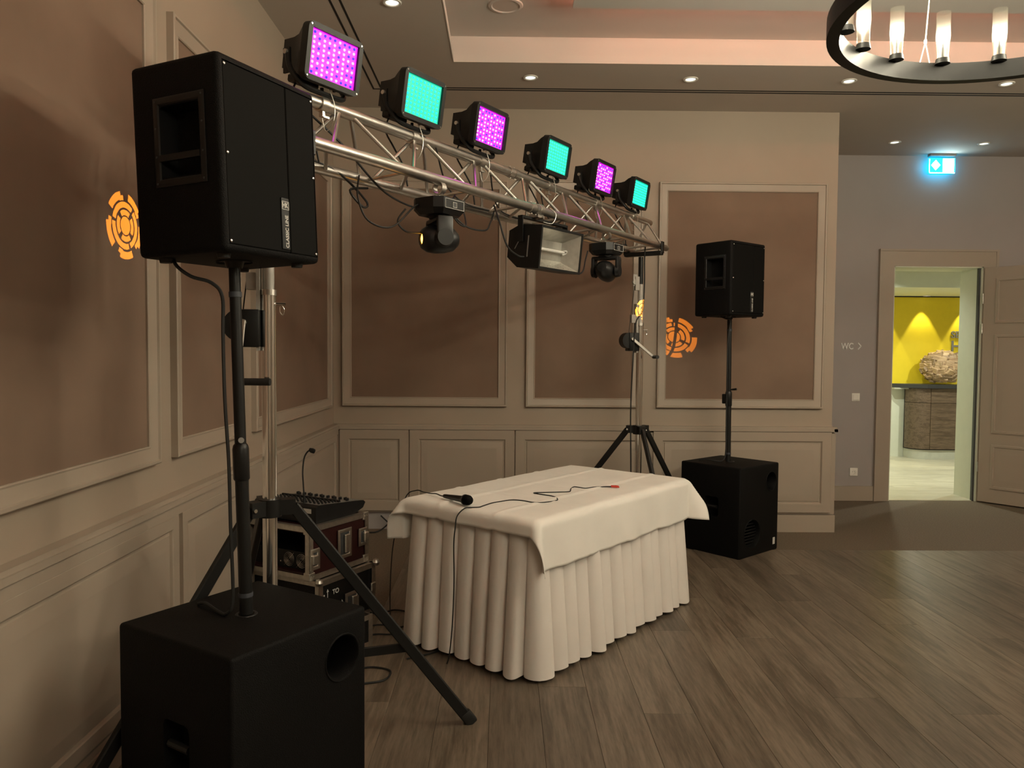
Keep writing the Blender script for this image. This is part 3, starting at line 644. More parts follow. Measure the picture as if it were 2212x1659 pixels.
# ================================================================== LIFTING STANDS AND TRUSS
S = 1.07
P0 = Vector((-.754*S, 2.588*S, 1.5+(2.362-1.5)*S)); TD = Vector((.5273, .8497, .0137)).normalized()
TN = Vector((.8478, -.527, .059)).normalized(); TU = TN.cross(TD)
if TU.z < 0: TU = -TU
TN = TD.cross(TU); TWD = .235; THH = TWD*.866
def tp(t, n=0, u=0): return P0+TD*t+TN*n+TU*u
TYAW = math.atan2(TD.y, TD.x)
def make_stand(base, legs, label, reach, wdir, topz, seed, bar=True):
    t_ = thing('lifting_stand', label, 'stand', base, group='wind-up truss stands')
    MB().cyl((0, 0, .05), (0, 0, 1.70), .026, n=28).build('chrome_tube', 'chrome', t_)
    MB().cyl((0, 0, 1.65), (0, 0, 2.0), .020, n=24).build('inner_tube', 'mattesteel', t_)
    MB().cyl((0, 0, 1.98), (0, 0, topz), .018, n=20).build('top_spigot', 'blackmetal', t_)
    MB().cyl((0, 0, 1.695), (0, 0, 1.715), .028, n=24).build('tube_collar', 'steel', t_)
    HZ = .925
    hub = MB(); hub.cyl((0, 0, HZ-.035), (0, 0, HZ+.03), .042, n=20)
    for a_ in legs:
        c_, s_ = math.cos(rad(a_)), math.sin(rad(a_)); hub.box((c_*.055, s_*.055, HZ), (.07, .05, .055), Matrix.Rotation(rad(a_), 3, 'Z'))
    hub.build('hub', 'blackmetal', t_)
    low = MB(); low.cyl((0, 0, .30), (0, 0, .36), .036, n=20); low.build('lower_collar', 'blackmetal', t_)
    MB().cyl((0, 0, .03), (0, 0, .055), .028, n=20).build('end_cap', 'rubber', t_)
    for a_ in legs:
        c_, s_ = math.cos(rad(a_)), math.sin(rad(a_)); p = Vector((c_*.08, s_*.08, HZ)); q = Vector((c_*reach, s_*reach, .014))
        d = q-p; R_ = frame_to(d, Vector((0, 0, 1)))
        l_ = MB().rbox((p+q)/2, (.024, .042, d.length), .004, 1, R_).build('leg', 'blackmetal', t_)
        MB().rbox(q-d.normalized()*.012+Vector((0, 0, .006)), (.03, .048, .06), .008, 2, R_).build('rubber_foot', 'rubber', l_)
        b0 = Vector((c_*.03, s_*.03, .335)); b1 = p+d*.645; db = b1-b0
        side = Vector((-s_, c_, 0))*.02
        b_ = MB().rbox((b0+b1)/2+side, (.012, .036, db.length), .002, 1, frame_to(db, Vector((0, 0, 1)))).build('brace', 'blackmetal', t_)
        MB().cyl(b1+side*.5, b1+side*1.9, .008, n=10).build('bolt', 'screw', b_)
        MB().cyl(p+side*1.0, p+side*1.6, .007, n=10).build('bolt', 'screw', l_)
    # winch: wdir = (dir from tube to winch)
    wx = Vector((math.cos(rad(wdir)), math.sin(rad(wdir)), 0)); wy = Vector((-wx.y, wx.x, 0)); Rw = Matrix((wx, wy, Vector((0, 0, 1)))).transposed()
    wm = MB(); wm.T = Matrix.Translation((0, 0, 1.575)) @ Rw.to_4x4()
    wm.rbox((.062, 0, -.0), (.075, .085, .135), .006, 2); wm.cyl((.095, -.036, .01), (.095, .036, .01), .058, n=28); wn = wm.build('winch', 'blackmetal', t_)
    bk = MB(); bk.T = wm.T.copy(); bk.box((.033, 0, .10), (.012, .05, .36)); bk.prism([(.03, -.02), (.075, -.02), (.075, .02), (.03, .02)], .14, .20); bk.build('winch_bracket', 'mattesteel', t_)
    cr = MB(); cr.T = wm.T.copy()
    p1 = Vector((.08, .055, .02)); p2 = p1+Vector((.02, .012, -.21)) if seed == 0 else p1+Vector((-.16, .015, -.13))
    d = p2-p1; cr.rbox((p1+p2)/2, (.022, .008, d.length+.02), .003, 1, frame_to(d, Vector((0, 1, 0)))); cr.cyl((.08, .03, .02), p1, .012, n=12)
    c2 = cr.build('crank', 'steel', t_)
    gr = MB(); gr.T = wm.T.copy(); 
    if seed == 0: gr.cyl(p2, p2+Vector((-.12, .02, 0)), .013, n=12)
    else: gr.cyl(p2, p2+Vector((.01, .085, -.0)), .013, n=12)
    gr.build('crank_grip', 'rubber', c2)
    pl = MB(); pl.T = wm.T.copy(); pl.box((.03, .0, .43), (.03, .03, .10)); pl.box((.045, .0, .455), (.03, .006, .085)); pl.cyl((.045, -.012, .44), (.045, .012, .44), .02, n=16); pl.build('pulley_bracket', 'mattesteel', t_)
    cable('winch_wire', [wm.T @ Vector((.09, 0, .06)), wm.T @ Vector((.045, 0, .44))], .0025, None, 'rubber', 1, parent=t_)
    pn = MB(); pn.T = wm.T.copy(); pn.cyl((-.02, .0, .09), (-.06, 0, .09), .005, n=8); pn.tube([(-.045, 0, .085), (-.055, 0, .07), (-.05, 0, .05), (-.04, 0, .06), (-.04, 0, .08)], .0018, 6, 4); pn.build('lock_pin', 'chrome', t_)
    return t_
make_stand((-.853, 2.80, 0), (17.5, 122, 232), 'chrome wind-up stand behind the near subwoofer', .762, 186, 2.19, 0)
make_stand((1.005, 5.70, 0), (160, 280, 40), 'wind-up stand at the far end of the truss', .76, 195, 2.20, 1)
for (nm, tt, stx, lb) in (('truss_support_bar', -.005, None, 'black truss cradle bar on the near stand'), ('truss_support_bar', 3.44, None, 'black truss cradle bar on the far stand')):
    t_ = thing(nm, lb, 'bracket', tp(tt, 0, -THH-.045), (0, 0, TYAW), 'truss cradle bars')
    MB().rbox((0, 0, 0), (.05, .29, .03), .004, 1).build('bar', 'blackmetal', t_)
    for s in (-1, 1): MB().rbox((0, s*.145, .04), (.045, .012, .085), .003, 1).build('bracket', 'blackmetal', t_)

trs = thing('lighting_truss', 'silver triangular lighting truss spanning the two stands', 'truss', (0, 0, 0))
T0, T1 = -.03, 3.60; RCH = .0225
offs = {'top': (0, 0), 'front': (TWD/2, -THH), 'rear': (-TWD/2, -THH)}
for nm, (n_, u_) in offs.items():
    MB().cyl(tp(T0, n_, u_), tp(T1, n_, u_), RCH, n=20).build('chord', 'alu', trs)
    for tc_ in (1.60,):
        c_ = MB(); c_.cyl(tp(tc_-.045, n_, u_), tp(tc_-.002, n_, u_), RCH+.004, RCH+.006, 20); c_.cyl(tp(tc_+.002, n_, u_), tp(tc_+.045, n_, u_), RCH+.006, RCH+.004, 20)
        for q in (-.022, .022): c_.cyl(tp(tc_+q, n_, u_)-TU*.032, tp(tc_+q, n_, u_)+TU*.034, .004, n=8)
        c_.build('coupler', 'steel', trs)
def brace_run(a, b, ph):
    per = .465; k = 0
    ta = .335-per; 
    while ta < T1-.1:
        for t0, t1_ in ((ta-.03, ta-per/2+.03), (ta+.03, ta+per/2-.03)):
            if t0 > T0+.02 and t1_ > T0+.02 and t0 < T1-.02 and t1_ < T1-.02:
                p = tp(t0, *offs[a]); q = tp(t1_, *offs[b]); d = (q-p).normalized()
                MB().cyl(p+d*.014, q-d*.014, .008, n=10).build('brace_tube', 'alu', trs)
        ta += per
brace_run('top', 'front', 0); brace_run('top', 'rear', 0)
per = .465; tq = .335-per/2
while tq < T1-.05:
    if tq > T0+.03: MB().cyl(tp(tq, *offs['front']), tp(tq, *offs['rear']), .008, n=10).build('cross_tube', 'alu', trs)
    if tq+.2325 < T1-.04: 
        MB().cyl(tp(tq, *offs['front']), tp(min(tq+.2325, T1-.04), *offs['rear']), .008, n=10).build('cross_tube', 'alu', trs) if tq > T0 else None
    tq += per
for ts in (T0+.03, T1-.06):
    for a, b in (('top', 'front'), ('top', 'rear'), ('front', 'rear')): MB().cyl(tp(ts, *offs[a]), tp(ts, *offs[b]), .008, n=10).build('end_tube', 'alu', trs)

# ---- LED floods
def rrect(w_, h_, r_, n_=6):
    out = []
    for cx, cy, a0 in ((w_/2-r_, h_/2-r_, 0), (-w_/2+r_, h_/2-r_, 90), (-w_/2+r_, -h_/2+r_, 180), (w_/2-r_, -h_/2+r_, 270)):
        for k_ in range(n_+1):
            a_ = rad(a0+90*k_/n_); out.append((cx+r_*math.cos(a_), cy+r_*math.sin(a_)))
    return out
def make_flood(tt, colour, label, k):
    base = tp(tt); t_ = thing('led_floodlight', label, 'floodlight', base, (0, 0, TYAW-rad(2)), 'LED floodlights along the truss')
    # clamp on the chord
    cm = MB(); cm.lathe([(RCH+.001, -.018), (RCH+.007, -.018), (RCH+.007, .018), (RCH+.001, .018), (RCH+.001, -.018)], 20, Matrix.Rotation(rad(90), 3, 'Y')); cm.box((0, 0, .034), (.03, .03, .02)); cm.box((0, 0, -.032), (.012, .02, .03)); cm.box((.014, -.004, -.046), (.03, .012, .008))
    cm.build('clamp', 'steel', t_)
    zc = .165; tilt = rad(9)
    yk = MB(); yw = .122
    yk.tube([(-yw, .05, zc), (-yw, .035, zc-.06), (-yw+.010, .0, zc-.108), (-yw+.040, -.012, zc-.128), (0, -.014, zc-.131), (yw-.040, -.012, zc-.128), (yw-.010, .0, zc-.108), (yw, .035, zc-.06), (yw, .05, zc)], .010, 8, 5)
    yk.box((-yw, .05, zc-.03), (.008, .035, .09)); yk.box((yw, .05, zc-.03), (.008, .035, .09)); yk.cyl((0, 0, .04), (0, 0, zc-.105), .007, n=10)
    yk.build('yoke', 'blackmetal', t_)
    kn = MB()
    for s in (-1, 1): kn.cyl((s*yw, .05, zc), (s*(yw+.012), .05, zc), .011, .009, 12)
    kn.build('tilt_bolt', 'steel', t_)
    T_ = Matrix.Translation((0, .02, zc)) @ Matrix.Rotation(tilt, 4, 'X')
    PW, PH = .272, .202
    fr = MB(); fr.T = T_; fr.prism(rrect(PW, PH, .026), -.017, .017); fr.v = [tuple(T_ @ Vector((p[0], p[2]-.075, p[1]))) for p in [T_.inverted() @ Vector(q) for q in fr.v]]; frm = fr.build('front_frame', 'blackmetal', t_)
    c1 = MB(); c1.T = T_; c1.b2(-PW/2+.020, PW/2-.020, -.12, -.075, -PH/2+.020, PH/2-.020); cut(frm, [c1])
    hs = MB(); hs.T = T_
    pr = [(-.060, PW/2-.008, PH/2-.008), (-.03, PW/2-.022, PH/2-.018), (.0, PW/2-.035, PH/2-.036), (.03, PW/2-.04, PH/2-.044), (.085, PW/2-.042, PH/2-.05)]
    vs = []
    for yy, hx, hz in pr: vs += [(-hx, yy, -hz), (hx, yy, -hz), (hx, yy, hz), (-hx, yy, hz)]
    fs = [(i*4+j, i*4+(j+1) % 4, (i+1)*4+(j+1) % 4, (i+1)*4+j) for i in range(len(pr)-1) for j in range(4)]+[(0, 1, 2, 3), (16, 17, 18, 19)]
    hs.add(vs, fs); hs.rbox((0, .07, -.075), (.12, .05, .03), .006, 1); hs.build('housing', 'blackmetal', t_)
    lb_ = MB(); lb_.T = T_; lb_.box((0, -.079, 0), (PW-.040, .004, PH-.040)); lb_.build('led_board', 'led_mag_back' if colour == 'mag' else 'led_teal_back', t_, 0)
    d1, d2 = MB(), MB(); d1.T = T_; d2.T = T_
    nx, nz = 9, 9
    for i in range(nx):
        for j in range(nz):
            xx = (i-(nx-1)/2)*.0245; zz = (j-(nz-1)/2)*.0172; edge = (i in (nx-1,) and j % 2 == 0) or (j == nz-1 and i % 2 == 0) or (j == 0 and i % 3 == 0)
            if colour == 'mag' and j % 1 == 0 and (i+2*j) % 4 == 3: edge = True
            tgt = d2 if (edge and colour == 'mag') else d1
            tgt.lathe([(.0056, 0), (.005, .003), (.0028, .005), (0, .0056)], 6, Matrix.Rotation(rad(90), 3, 'X'), (xx, -.081, zz))
    o = d1.build('led_array', 'led_mag' if colour == 'mag' else 'led_teal', t_, 60); o['kind'] = 'stuff'
    if colour == 'mag': o = d2.build('led_array', 'led_blue', t_, 60); o['kind'] = 'stuff'
    for sx_ in (-1, 1):
        for sz_ in (-1, 1):
            bz = MB(); bz.T = T_; bz.cyl((sx_*(PW/2-.012), -.09, sz_*(PH/2-.012)), (sx_*(PW/2-.012), -.094, sz_*(PH/2-.012)), .0035, n=8); bz.build('bezel_screw', 'screw', t_)
    cb = MB(); cb.tube([(-.03, .10, zc-.06), (-.05, .11, zc-.13), (-.03, .08, -.04), (.0, .05, -.12), (.04, .06, -.2)], .004, 6, 5); cb.build('power_lead', 'rubber', t_)
    sc = MB(); sc.tube([(.01, -.02, .07), (.03, -.035, .0), (.03, -.03, -.06), (.01, -.01, -.10), (0, .0, -.05)], .0018, 6, 5); sc.build('safety_wire', 'steel', t_)
    return t_
names = ['first magenta LED floodlight, nearest, beside the large speaker', 'first teal LED floodlight, second along the truss', 'second magenta LED floodlight, third along the truss',
         'second teal LED floodlight, fourth along the truss', 'third magenta LED floodlight, fifth along the truss', 'third teal LED floodlight, last at the far truss end']
for k, tt in enumerate((.214, .754, 1.29, 1.99, 2.63, 3.24)):
    make_flood(tt, 'mag' if k % 2 == 0 else 'teal', names[k], k)

# ---- moving heads
def make_head(base, pan_target, label, k):
    t_ = thing('moving_head', label, 'stage light', base, (0, 0, TYAW-rad(4)), 'moving head lights under the truss')
    inv = (Matrix.Translation(base) @ Matrix.Rotation(TYAW-rad(4), 4, 'Z')).inverted()
    # base housing, hanging; origin at clamp under the chord
    b = MB(); pts = [(-.098, -.05), (-.098, .05), (-.07, .085), (.07, .085), (.098, .05), (.098, -.05), (.07, -.085), (-.07, -.085)]
    vs = []; zz = [(-.03, 1.0), (-.035, 1.0), (-.075, 1.0), (-.098, .80)]
    for z_, s_ in zz: vs += [(x_*s_, y_*s_, z_) for x_, y_ in pts]
    fs = [(i*8+j, i*8+(j+1) % 8, (i+1)*8+(j+1) % 8, (i+1)*8+j) for i in range(3) for j in range(8)]+[tuple(range(8)), tuple(range(24, 32))]
    b.add(vs, fs); b.build('base', 'blackplastic', t_, 25)
    dp = MB(); dp.sweep_rect(-.062, .062, -.076, -.036, [(0, 0), (0, .002), (.0015, .002), (.0015, .0005), (.002, .0005)]); dp.v = [(x_, y_-.0855, z_) for x_, y_, z_ in dp.v]
    d_ = dp.build('display_frame', 'letter', t_, 0)
    dd = MB(); dd.box((0, -.0855, -.058), (.026, .002, .022)); dd.build('display', 'darkgrey', t_, 0)
    MB().sweep_rect(-.013, .013, -.069, -.047, [(0, .0865), (0, .088), (.0015, .088), (.0015, .0865)]).build('display_border', 'letter', d_, 0)
    cl = MB(); cl.box((0, 0, -.022), (.04, .03, .02)); cl.lathe([(RCH+.001, -.014), (RCH+.007, -.014), (RCH+.007, .014), (RCH+.001, .014), (RCH+.001, -.014)], 18, Matrix.Rotation(rad(90), 3, 'Y'), (0, 0, .0+RCH)); cl.cyl((-.03, 0, -.015), (.03, 0, -.015), .006, n=8); cl.build('clamp', 'steel', t_)
    # direction in local coordinates
    hc = Vector((0, 0, -.185)); dl = (inv @ Vector(pan_target))-hc; pan = math.atan2(dl.y, dl.x); tilt = math.atan2(dl.z, math.hypot(dl.x, dl.y))
    Rp = Matrix.Translation(hc) @ Matrix.Rotation(pan, 4, 'Z')
    yk = MB(); yk.T = Rp
    yk.cyl((0, 0, .075), (0, 0, .095), .045, n=20)
    yk.rbox((0, 0, .068), (.07, .176, .022), .008, 2)
    for s in (-1, 1):
        yk.rbox((0, s*.079, .02), (.072, .022, .11), .009, 2); yk.cyl((0, s*.068, -.012), (0, s*.091, -.012), .042, .036, 24)
    yk.build('yoke', 'blackplastic', t_)
    hd_ = MB(); hd_.T = Rp @ Matrix.Rotation(-tilt, 4, 'Y') @ Matrix.Translation((0, 0, 0))
    hd_.lathe([(.0, -.085), (.030, -.082), (.050, -.06), (.060, -.02), (.062, .02), (.056, .055), (.042, .078), (.030, .084), (.024, .082), (.022, .076), (.0, .07)], 28, Matrix.Rotation(rad(90), 3, 'Y'), (0, 0, -.012))
    hd_.build('head', 'blackplastic', t_)
    ln = MB(); ln.T = hd_.T.copy(); ln.lathe([(.0, .081), (.012, .080), (.022, .076)], 20, Matrix.Rotation(rad(90), 3, 'Y'), (0, 0, -.012)); ln.build('lens', 'amber', t_)
    wl_ = Matrix.Translation(base) @ Matrix.Rotation(TYAW-rad(4), 4, 'Z') @ hd_.T
    return t_, wl_ @ Vector((.09, 0, -.012))
def gobo(name, loc, target, energy, ang, spin):
    o = spot(name, loc, target, energy, (1, .36, .03), ang*2, .02, .0)
    l = o.data; l.use_nodes = True; nt = l.node_tree; em = nt.nodes['Emission']
    tc = nt.nodes.new('ShaderNodeTexCoord'); sp = nt.nodes.new('ShaderNodeSeparateXYZ')
    nt.links.new(tc.outputs['Normal'], sp.inputs[0])
    def mth(op, a_, b_=None, c_=None):
        n_ = nt.nodes.new('ShaderNodeMath'); n_.operation = op
        for i, v in enumerate((a_, b_, c_)):
            if v is None: continue
            if isinstance(v, (int, float)): n_.inputs[i].default_value = v
            else: nt.links.new(v, n_.inputs[i])
        return n_.outputs[0]
    k_ = 1/math.tan(ang)
    zz = mth('ABSOLUTE', sp.outputs[2]); u = mth('MULTIPLY', mth('DIVIDE', sp.outputs[0], zz), k_); v = mth('MULTIPLY', mth('DIVIDE', sp.outputs[1], zz), k_)
    r = mth('SQRT', mth('ADD', mth('MULTIPLY', u, u), mth('MULTIPLY', v, v))); th = mth('ADD', mth('ARCTAN2', v, u), spin)
    def band(lo, hi): return mth('MULTIPLY', mth('GREATER_THAN', r, lo), mth('LESS_THAN', r, hi))
    def seg(n_, off, duty): return mth('LESS_THAN', mth('FRACT', mth('MULTIPLY_ADD', th, n_/(2*math.pi), off)), duty)
    core = mth('LESS_THAN', r, .27); inner = mth('MULTIPLY', band(.31, .47), seg(4, .1, .78)); ring = mth('MULTIPLY', band(.53, .70), seg(3, .35, .93)); outer = mth('MULTIPLY', band(.77, .99), seg(5, .2, .62))
    dots = mth('MULTIPLY', band(.74, .88), seg(5, .32, .22))
    tot = mth('MAXIMUM', mth('MAXIMUM', mth('MAXIMUM', core, inner), mth('MAXIMUM', ring, outer)), dots)
    nt.links.new(mth('MULTIPLY', tot, 1.0), em.inputs['Strength'])
    return o
G1 = Vector((XL, 2.895, 1.955)); G2 = Vector((1.41, YB-.02, 1.632))
h1, p1 = make_head(tp(.78, TWD/2-.005, -THH-RCH*2-.012), G1, 'moving head light with glowing amber lens under the near truss half', 0)
h2, p2 = make_head(tp(2.53, TWD/2-.005, -THH-RCH*2-.012), G2, 'moving head light hanging under the far truss end', 1)
gobo('gobo_beam', p1, G1, L_GOBO*.8, rad(6.3), .4)
gobo('gobo_beam', p2, G2, L_GOBO*.9, rad(5.6), 1.7)

# ---- strobe
stb = thing('strobe_light', 'boxy black strobe with silver reflector under the truss', 'stage light', tp(1.66, TWD/2, -THH-RCH), (0, 0, TYAW-rad(6)))
SW, SH = .40, .225
T_ = Matrix.Translation((.10, .03, -.175)) @ Matrix.Rotation(rad(6), 4, 'X')
bd = MB(); bd.T = T_
sec = [(-.11, -SH/2), (-.11, SH/2), (.03, SH/2), (.10, SH/2-.035), (.10, -SH/2+.05), (.03, -SH/2)]   # (y, z)
vs = [(-SW/2, y_, z_) for y_, z_ in sec]+[(SW/2, y_, z_) for y_, z_ in sec]; n6 = 6
bd.add(vs, [tuple(range(6)), tuple(reversed(range(6, 12)))]+[(i, (i+1) % 6, 6+(i+1) % 6, 6+i) for i in range(6)])
body = bd.build('body', 'blackmetal', stb, 0)
c1 = MB(); c1.T = T_; c1.b2(-SW/2+.012, SW/2-.012, -.2, -.01, -SH/2+.012, SH/2-.012); cut(body, [c1])
rf = MB(); rf.T = T_; a0, b0, a1, b1 = SW/2-.013, SH/2-.013, SW/2-.06, SH/2-.06
rf.add([(-a0, -.105, -b0), (a0, -.105, -b0), (a0, -.105, b0), (-a0, -.105, b0), (-a1, -.012, -b1), (a1, -.012, -b1), (a1, -.012, b1), (-a1, -.012, b1)], [(0, 1, 5, 4), (1, 2, 6, 5), (2, 3, 7, 6), (3, 0, 4, 7), (4, 5, 6, 7)])
rf.build('reflector', 'reflector', stb, 0)
lt = MB(); lt.T = T_; lt.cyl((-.13, -.035, 0), (.13, -.035, 0), .008, n=12); lt.tube([(.11, -.03, 0), (.13, -.05, .01), (.15, -.04, 0), (.13, -.03, -.012), (.11, -.04, 0)], .004, 6, 5); lt.build('flash_tube', 'letter', stb)
vn = MB(); vn.T = T_
for i in range(6):
    for j in range(4): vn.cyl((-.15+i*.05, -.095+j*.018, -b0+.007+j*.009), (-.15+i*.05, -.0965+j*.018, -b0+.010+j*.009), .003, n=8)
o = vn.build('vent_holes', 'screw', stb); o['kind'] = 'stuff'
sg = MB(); sg.T = T_
sg.box((-SW/2-.001, -.03, .0), (.002, .006, .11)); sg.box((-SW/2-.001, .04, .01), (.002, .004, .06), Matrix.Rotation(rad(28), 3, 'X')); sg.build('side_slot', 'grey', stb, 0)
yk = MB(); yk.box((.10, .04, -.022), (SW+.03, .03, .012))
for s in (-1, 1): yk.box((.10+s*(SW/2+.011), .04, -.085), (.006, .032, .135))
yk.build('yoke', 'blackmetal', stb, 0)
cl = MB(); cl.box((0, .02, -.008), (.05, .06, .02)); cl.lathe([(RCH+.001, -.016), (RCH+.008, -.016), (RCH+.008, .016), (RCH+.001, .016), (RCH+.001, -.016)], 18, Matrix.Rotation(rad(90), 3, 'Y'), (0, 0, RCH)); cl.cyl((0, -.03, -.02), (0, .03, -.02), .008, n=10); cl.build('clamp', 'steel', stb)
MB().tube([(.08, -.01, RCH*2), (.10, -.04, .01), (.08, -.03, -.04), (.04, .0, -.035)], .002, 6, 6).build('safety_wire', 'steel', stb)

# ---- box and cables on the truss
db = thing('power_box', 'small black power strip hanging between strobe and far moving head', 'power strip', tp(2.18, -.02, -THH-.10), (rad(0), rad(28), TYAW))
MB().rbox((0, 0, 0), (.26, .06, .05), .005, 1).build('body', 'blackplastic', db)
for i in range(3): MB().cyl((-.07+i*.07, -.03, 0), (-.07+i*.07, -.034, 0), .018, n=14).build('outlet', 'darkgrey', db)
CG = 'cables looping along the truss'
def tcab(pts, label, r=.0045): return cable('truss_cable', [tp(*p) for p in pts], r, label, group=CG)
tcab([(.2, -.06, -.02), (.35, -.03, -.12), (.62, -.05, -.26), (.86, -.02, -.30), (.95, .05, -.25), (1.0, .04, -.22)], 'black cable drooping from the truss behind the first moving head')
tcab([(.5, -.09, -.2), (.44, -.05, -.30), (.46, -.02, -.40), (.56, .02, -.42), (.66, .06, -.33), (.70, .07, -.31)], 'black cable loop left of the first moving head', .004)
tcab([(.62, .05, -.34), (.60, .02, -.39), (.64, .03, -.43), (.72, .05, -.43)], 'short black lead below the base of the first moving head', .004)
tcab([(.88, .08, -.30), (.94, .09, -.36), (1.0, .09, -.37), (1.06, .05, -.32), (1.12, .0, -.27)], 'short black cable right of the first moving head', .004)
tcab([(1.05, -.08, -.22), (1.15, -.02, -.33), (1.3, .0, -.34), (1.42, -.04, -.28), (1.5, -.06, -.2)], 'black cable sagging between first moving head and strobe')
tcab([(1.4, .0, -.2), (1.33, .07, -.30), (1.36, .09, -.42), (1.46, .09, -.46), (1.52, .09, -.46)], 'black cable looping into the left side of the strobe')
tcab([(1.95, .05, -.46), (2.06, .08, -.50), (2.2, .09, -.49), (2.32, .06, -.40), (2.38, .05, -.34)], 'black cable sagging from the strobe to the far moving head')
tcab([(2.0, -.04, -.22), (2.06, 0, -.34), (2.14, .03, -.30), (2.2, .0, -.22), (2.1, -.03, -.26), (2.05, -.03, -.34), (2.16, 0, -.38)], 'tangled black cable around the hanging power strip')
tcab([(.9, .02, -.02), (1.05, -.04, -.15), (1.25, -.08, -.2), (1.5, -.09, -.2)], 'black cable crossing inside the near truss bays', .004)
tcab([(1.35, .02, -.03), (1.45, -.03, -.14), (1.6, -.08, -.19), (1.8, -.09, -.2)], 'black cable crossing inside the middle truss bays', .004)
tcab([(1.9, .0, -.03), (1.98, -.02, -.14), (2.2, -.07, -.19), (2.6, -.09, -.2)], 'black cable crossing inside the far truss bays', .004)
tcab([(2.66, .09, -.3), (2.75, .09, -.36), (2.86, .03, -.34), (3.0, -.02, -.28), (3.2, -.05, -.24)], 'black cable right of the far moving head', .004)
tcab([(.1, -.1, -.17), (.3, -.1, -.19), (.42, -.1, -.22), (.55, -.1, -.3), (.5, -.08, -.33), (.44, -.09, -.27), (.56, -.1, -.24)], 'black cable taped to the rear lower truss tube', .005)
cable('stand_cable', [tp(3.3, .07, -.22), (1.01, 5.58, 2.15), (1.012, 5.58, 2.0), (1.0, 5.58, 1.8), (.95, 5.575, 1.7), (.935, 5.58, 1.4), (.925, 5.58, 1.1), (.93, 5.585, .8), (.94, 5.58, .4), (.96, 5.56, .15)], .005, 'black cable running down the far lifting stand')

# ================================================================== TABLE
TC = Vector((.297, 4.247, 0)); TYW = rad(51); TA, TB, TH = .725, .39, .742
tb_ = thing('banquet_table', 'rectangular banquet table hidden under the white linen', 'table', TC, (0, 0, TYW))
MB().rbox((0, 0, TH-.0155), (TA*2-.01, TB*2-.01, .025), .004, 1).build('tabletop', 'counter', tb_)
for sx_ in (-1, 1):
    for sy_ in (-1, 1): MB().cyl((sx_*(TA-.09), sy_*(TB-.08), .006), (sx_*(TA-.09), sy_*(TB-.08), TH-.028), .018, n=12).build('leg', 'steel', tb_)
# skirt
def perim(A, B, r, n_corner=8):
    segs = []; P = []
    for (cx, cy, a0) in ((A-r, B-r, 0), (-A+r, B-r, 90), (-A+r, -B+r, 180), (A-r, -B+r, 270)):
        for k_ in range(n_corner+1):
            a_ = rad(a0+90*k_/n_corner); P.append((cx+r*math.cos(a_), cy+r*math.sin(a_), math.cos(a_), math.sin(a_)))
    P.append(P[0]); return P
pp = perim(TA, TB, .035); cum = [0]
for i in range(1, len(pp)): cum.append(cum[-1]+math.hypot(pp[i][0]-pp[i-1][0], pp[i][1]-pp[i-1][1]))
def at(s):
    s %= cum[-1]
    for i in range(1, len(pp)):
        if cum[i] >= s:
            t_ = (s-cum[i-1])/max(1e-9, cum[i]-cum[i-1]); a_, b_ = pp[i-1], pp[i]
            return [a_[j]+(b_[j]-a_[j])*t_ for j in range(4)]
    return pp[-1]
NP = 42; PER = cum[-1]/NP; NS = NP*18; NZ = 16; vs = []; rs = random.Random(11)
jit = [rs.uniform(-.18, .18) for _ in range(NP+1)]; amp = [rs.uniform(.75, 1.2) for _ in range(NP+1)]; hem = [rs.uniform(-.012, .008) for _ in range(NP+1)]
jit[-1] = jit[0]; amp[-1] = amp[0]; hem[-1] = hem[0]
for iz in range(NZ+1):
    tz = iz/NZ
    for i in range(NS):
        q = i/18; k_ = int(q) % NP; fr_ = q-int(q); ph = 2*math.pi*(fr_)
        A_ = (.016+.050*tz**.7)*amp[k_]*math.sin(ph/2)**.85
        sh = -(.4+.6*tz)*.0115*math.sin(ph)+.016*(.4+.6*tz)*(.5-.5*math.cos(ph))+jit[k_]*.02*tz*(.5-.5*math.cos(ph))
        x_, y_, nx_, ny_ = at(q*PER+sh); nl = math.hypot(nx_, ny_)
        fl_ = .004+.018*tz
        zb = .028+hem[k_]*(.5-.5*math.cos(ph))
        vs.append((x_+nx_/nl*(A_+fl_), y_+ny_/nl*(A_+fl_), TH-.012+(zb-(TH-.012))*tz))
fs = [(iz*NS+i, iz*NS+(i+1) % NS, (iz+1)*NS+(i+1) % NS, (iz+1)*NS+i) for iz in range(NZ) for i in range(NS)]
skm = MB(); skm.add(vs, fs); sk = skm.build('table_skirt', 'skirt', None, 80, fix=False); sk.location = TC; sk.rotation_euler = (0, 0, TYW)
tag(sk, 'white pleated skirt around the table', 'table skirt')
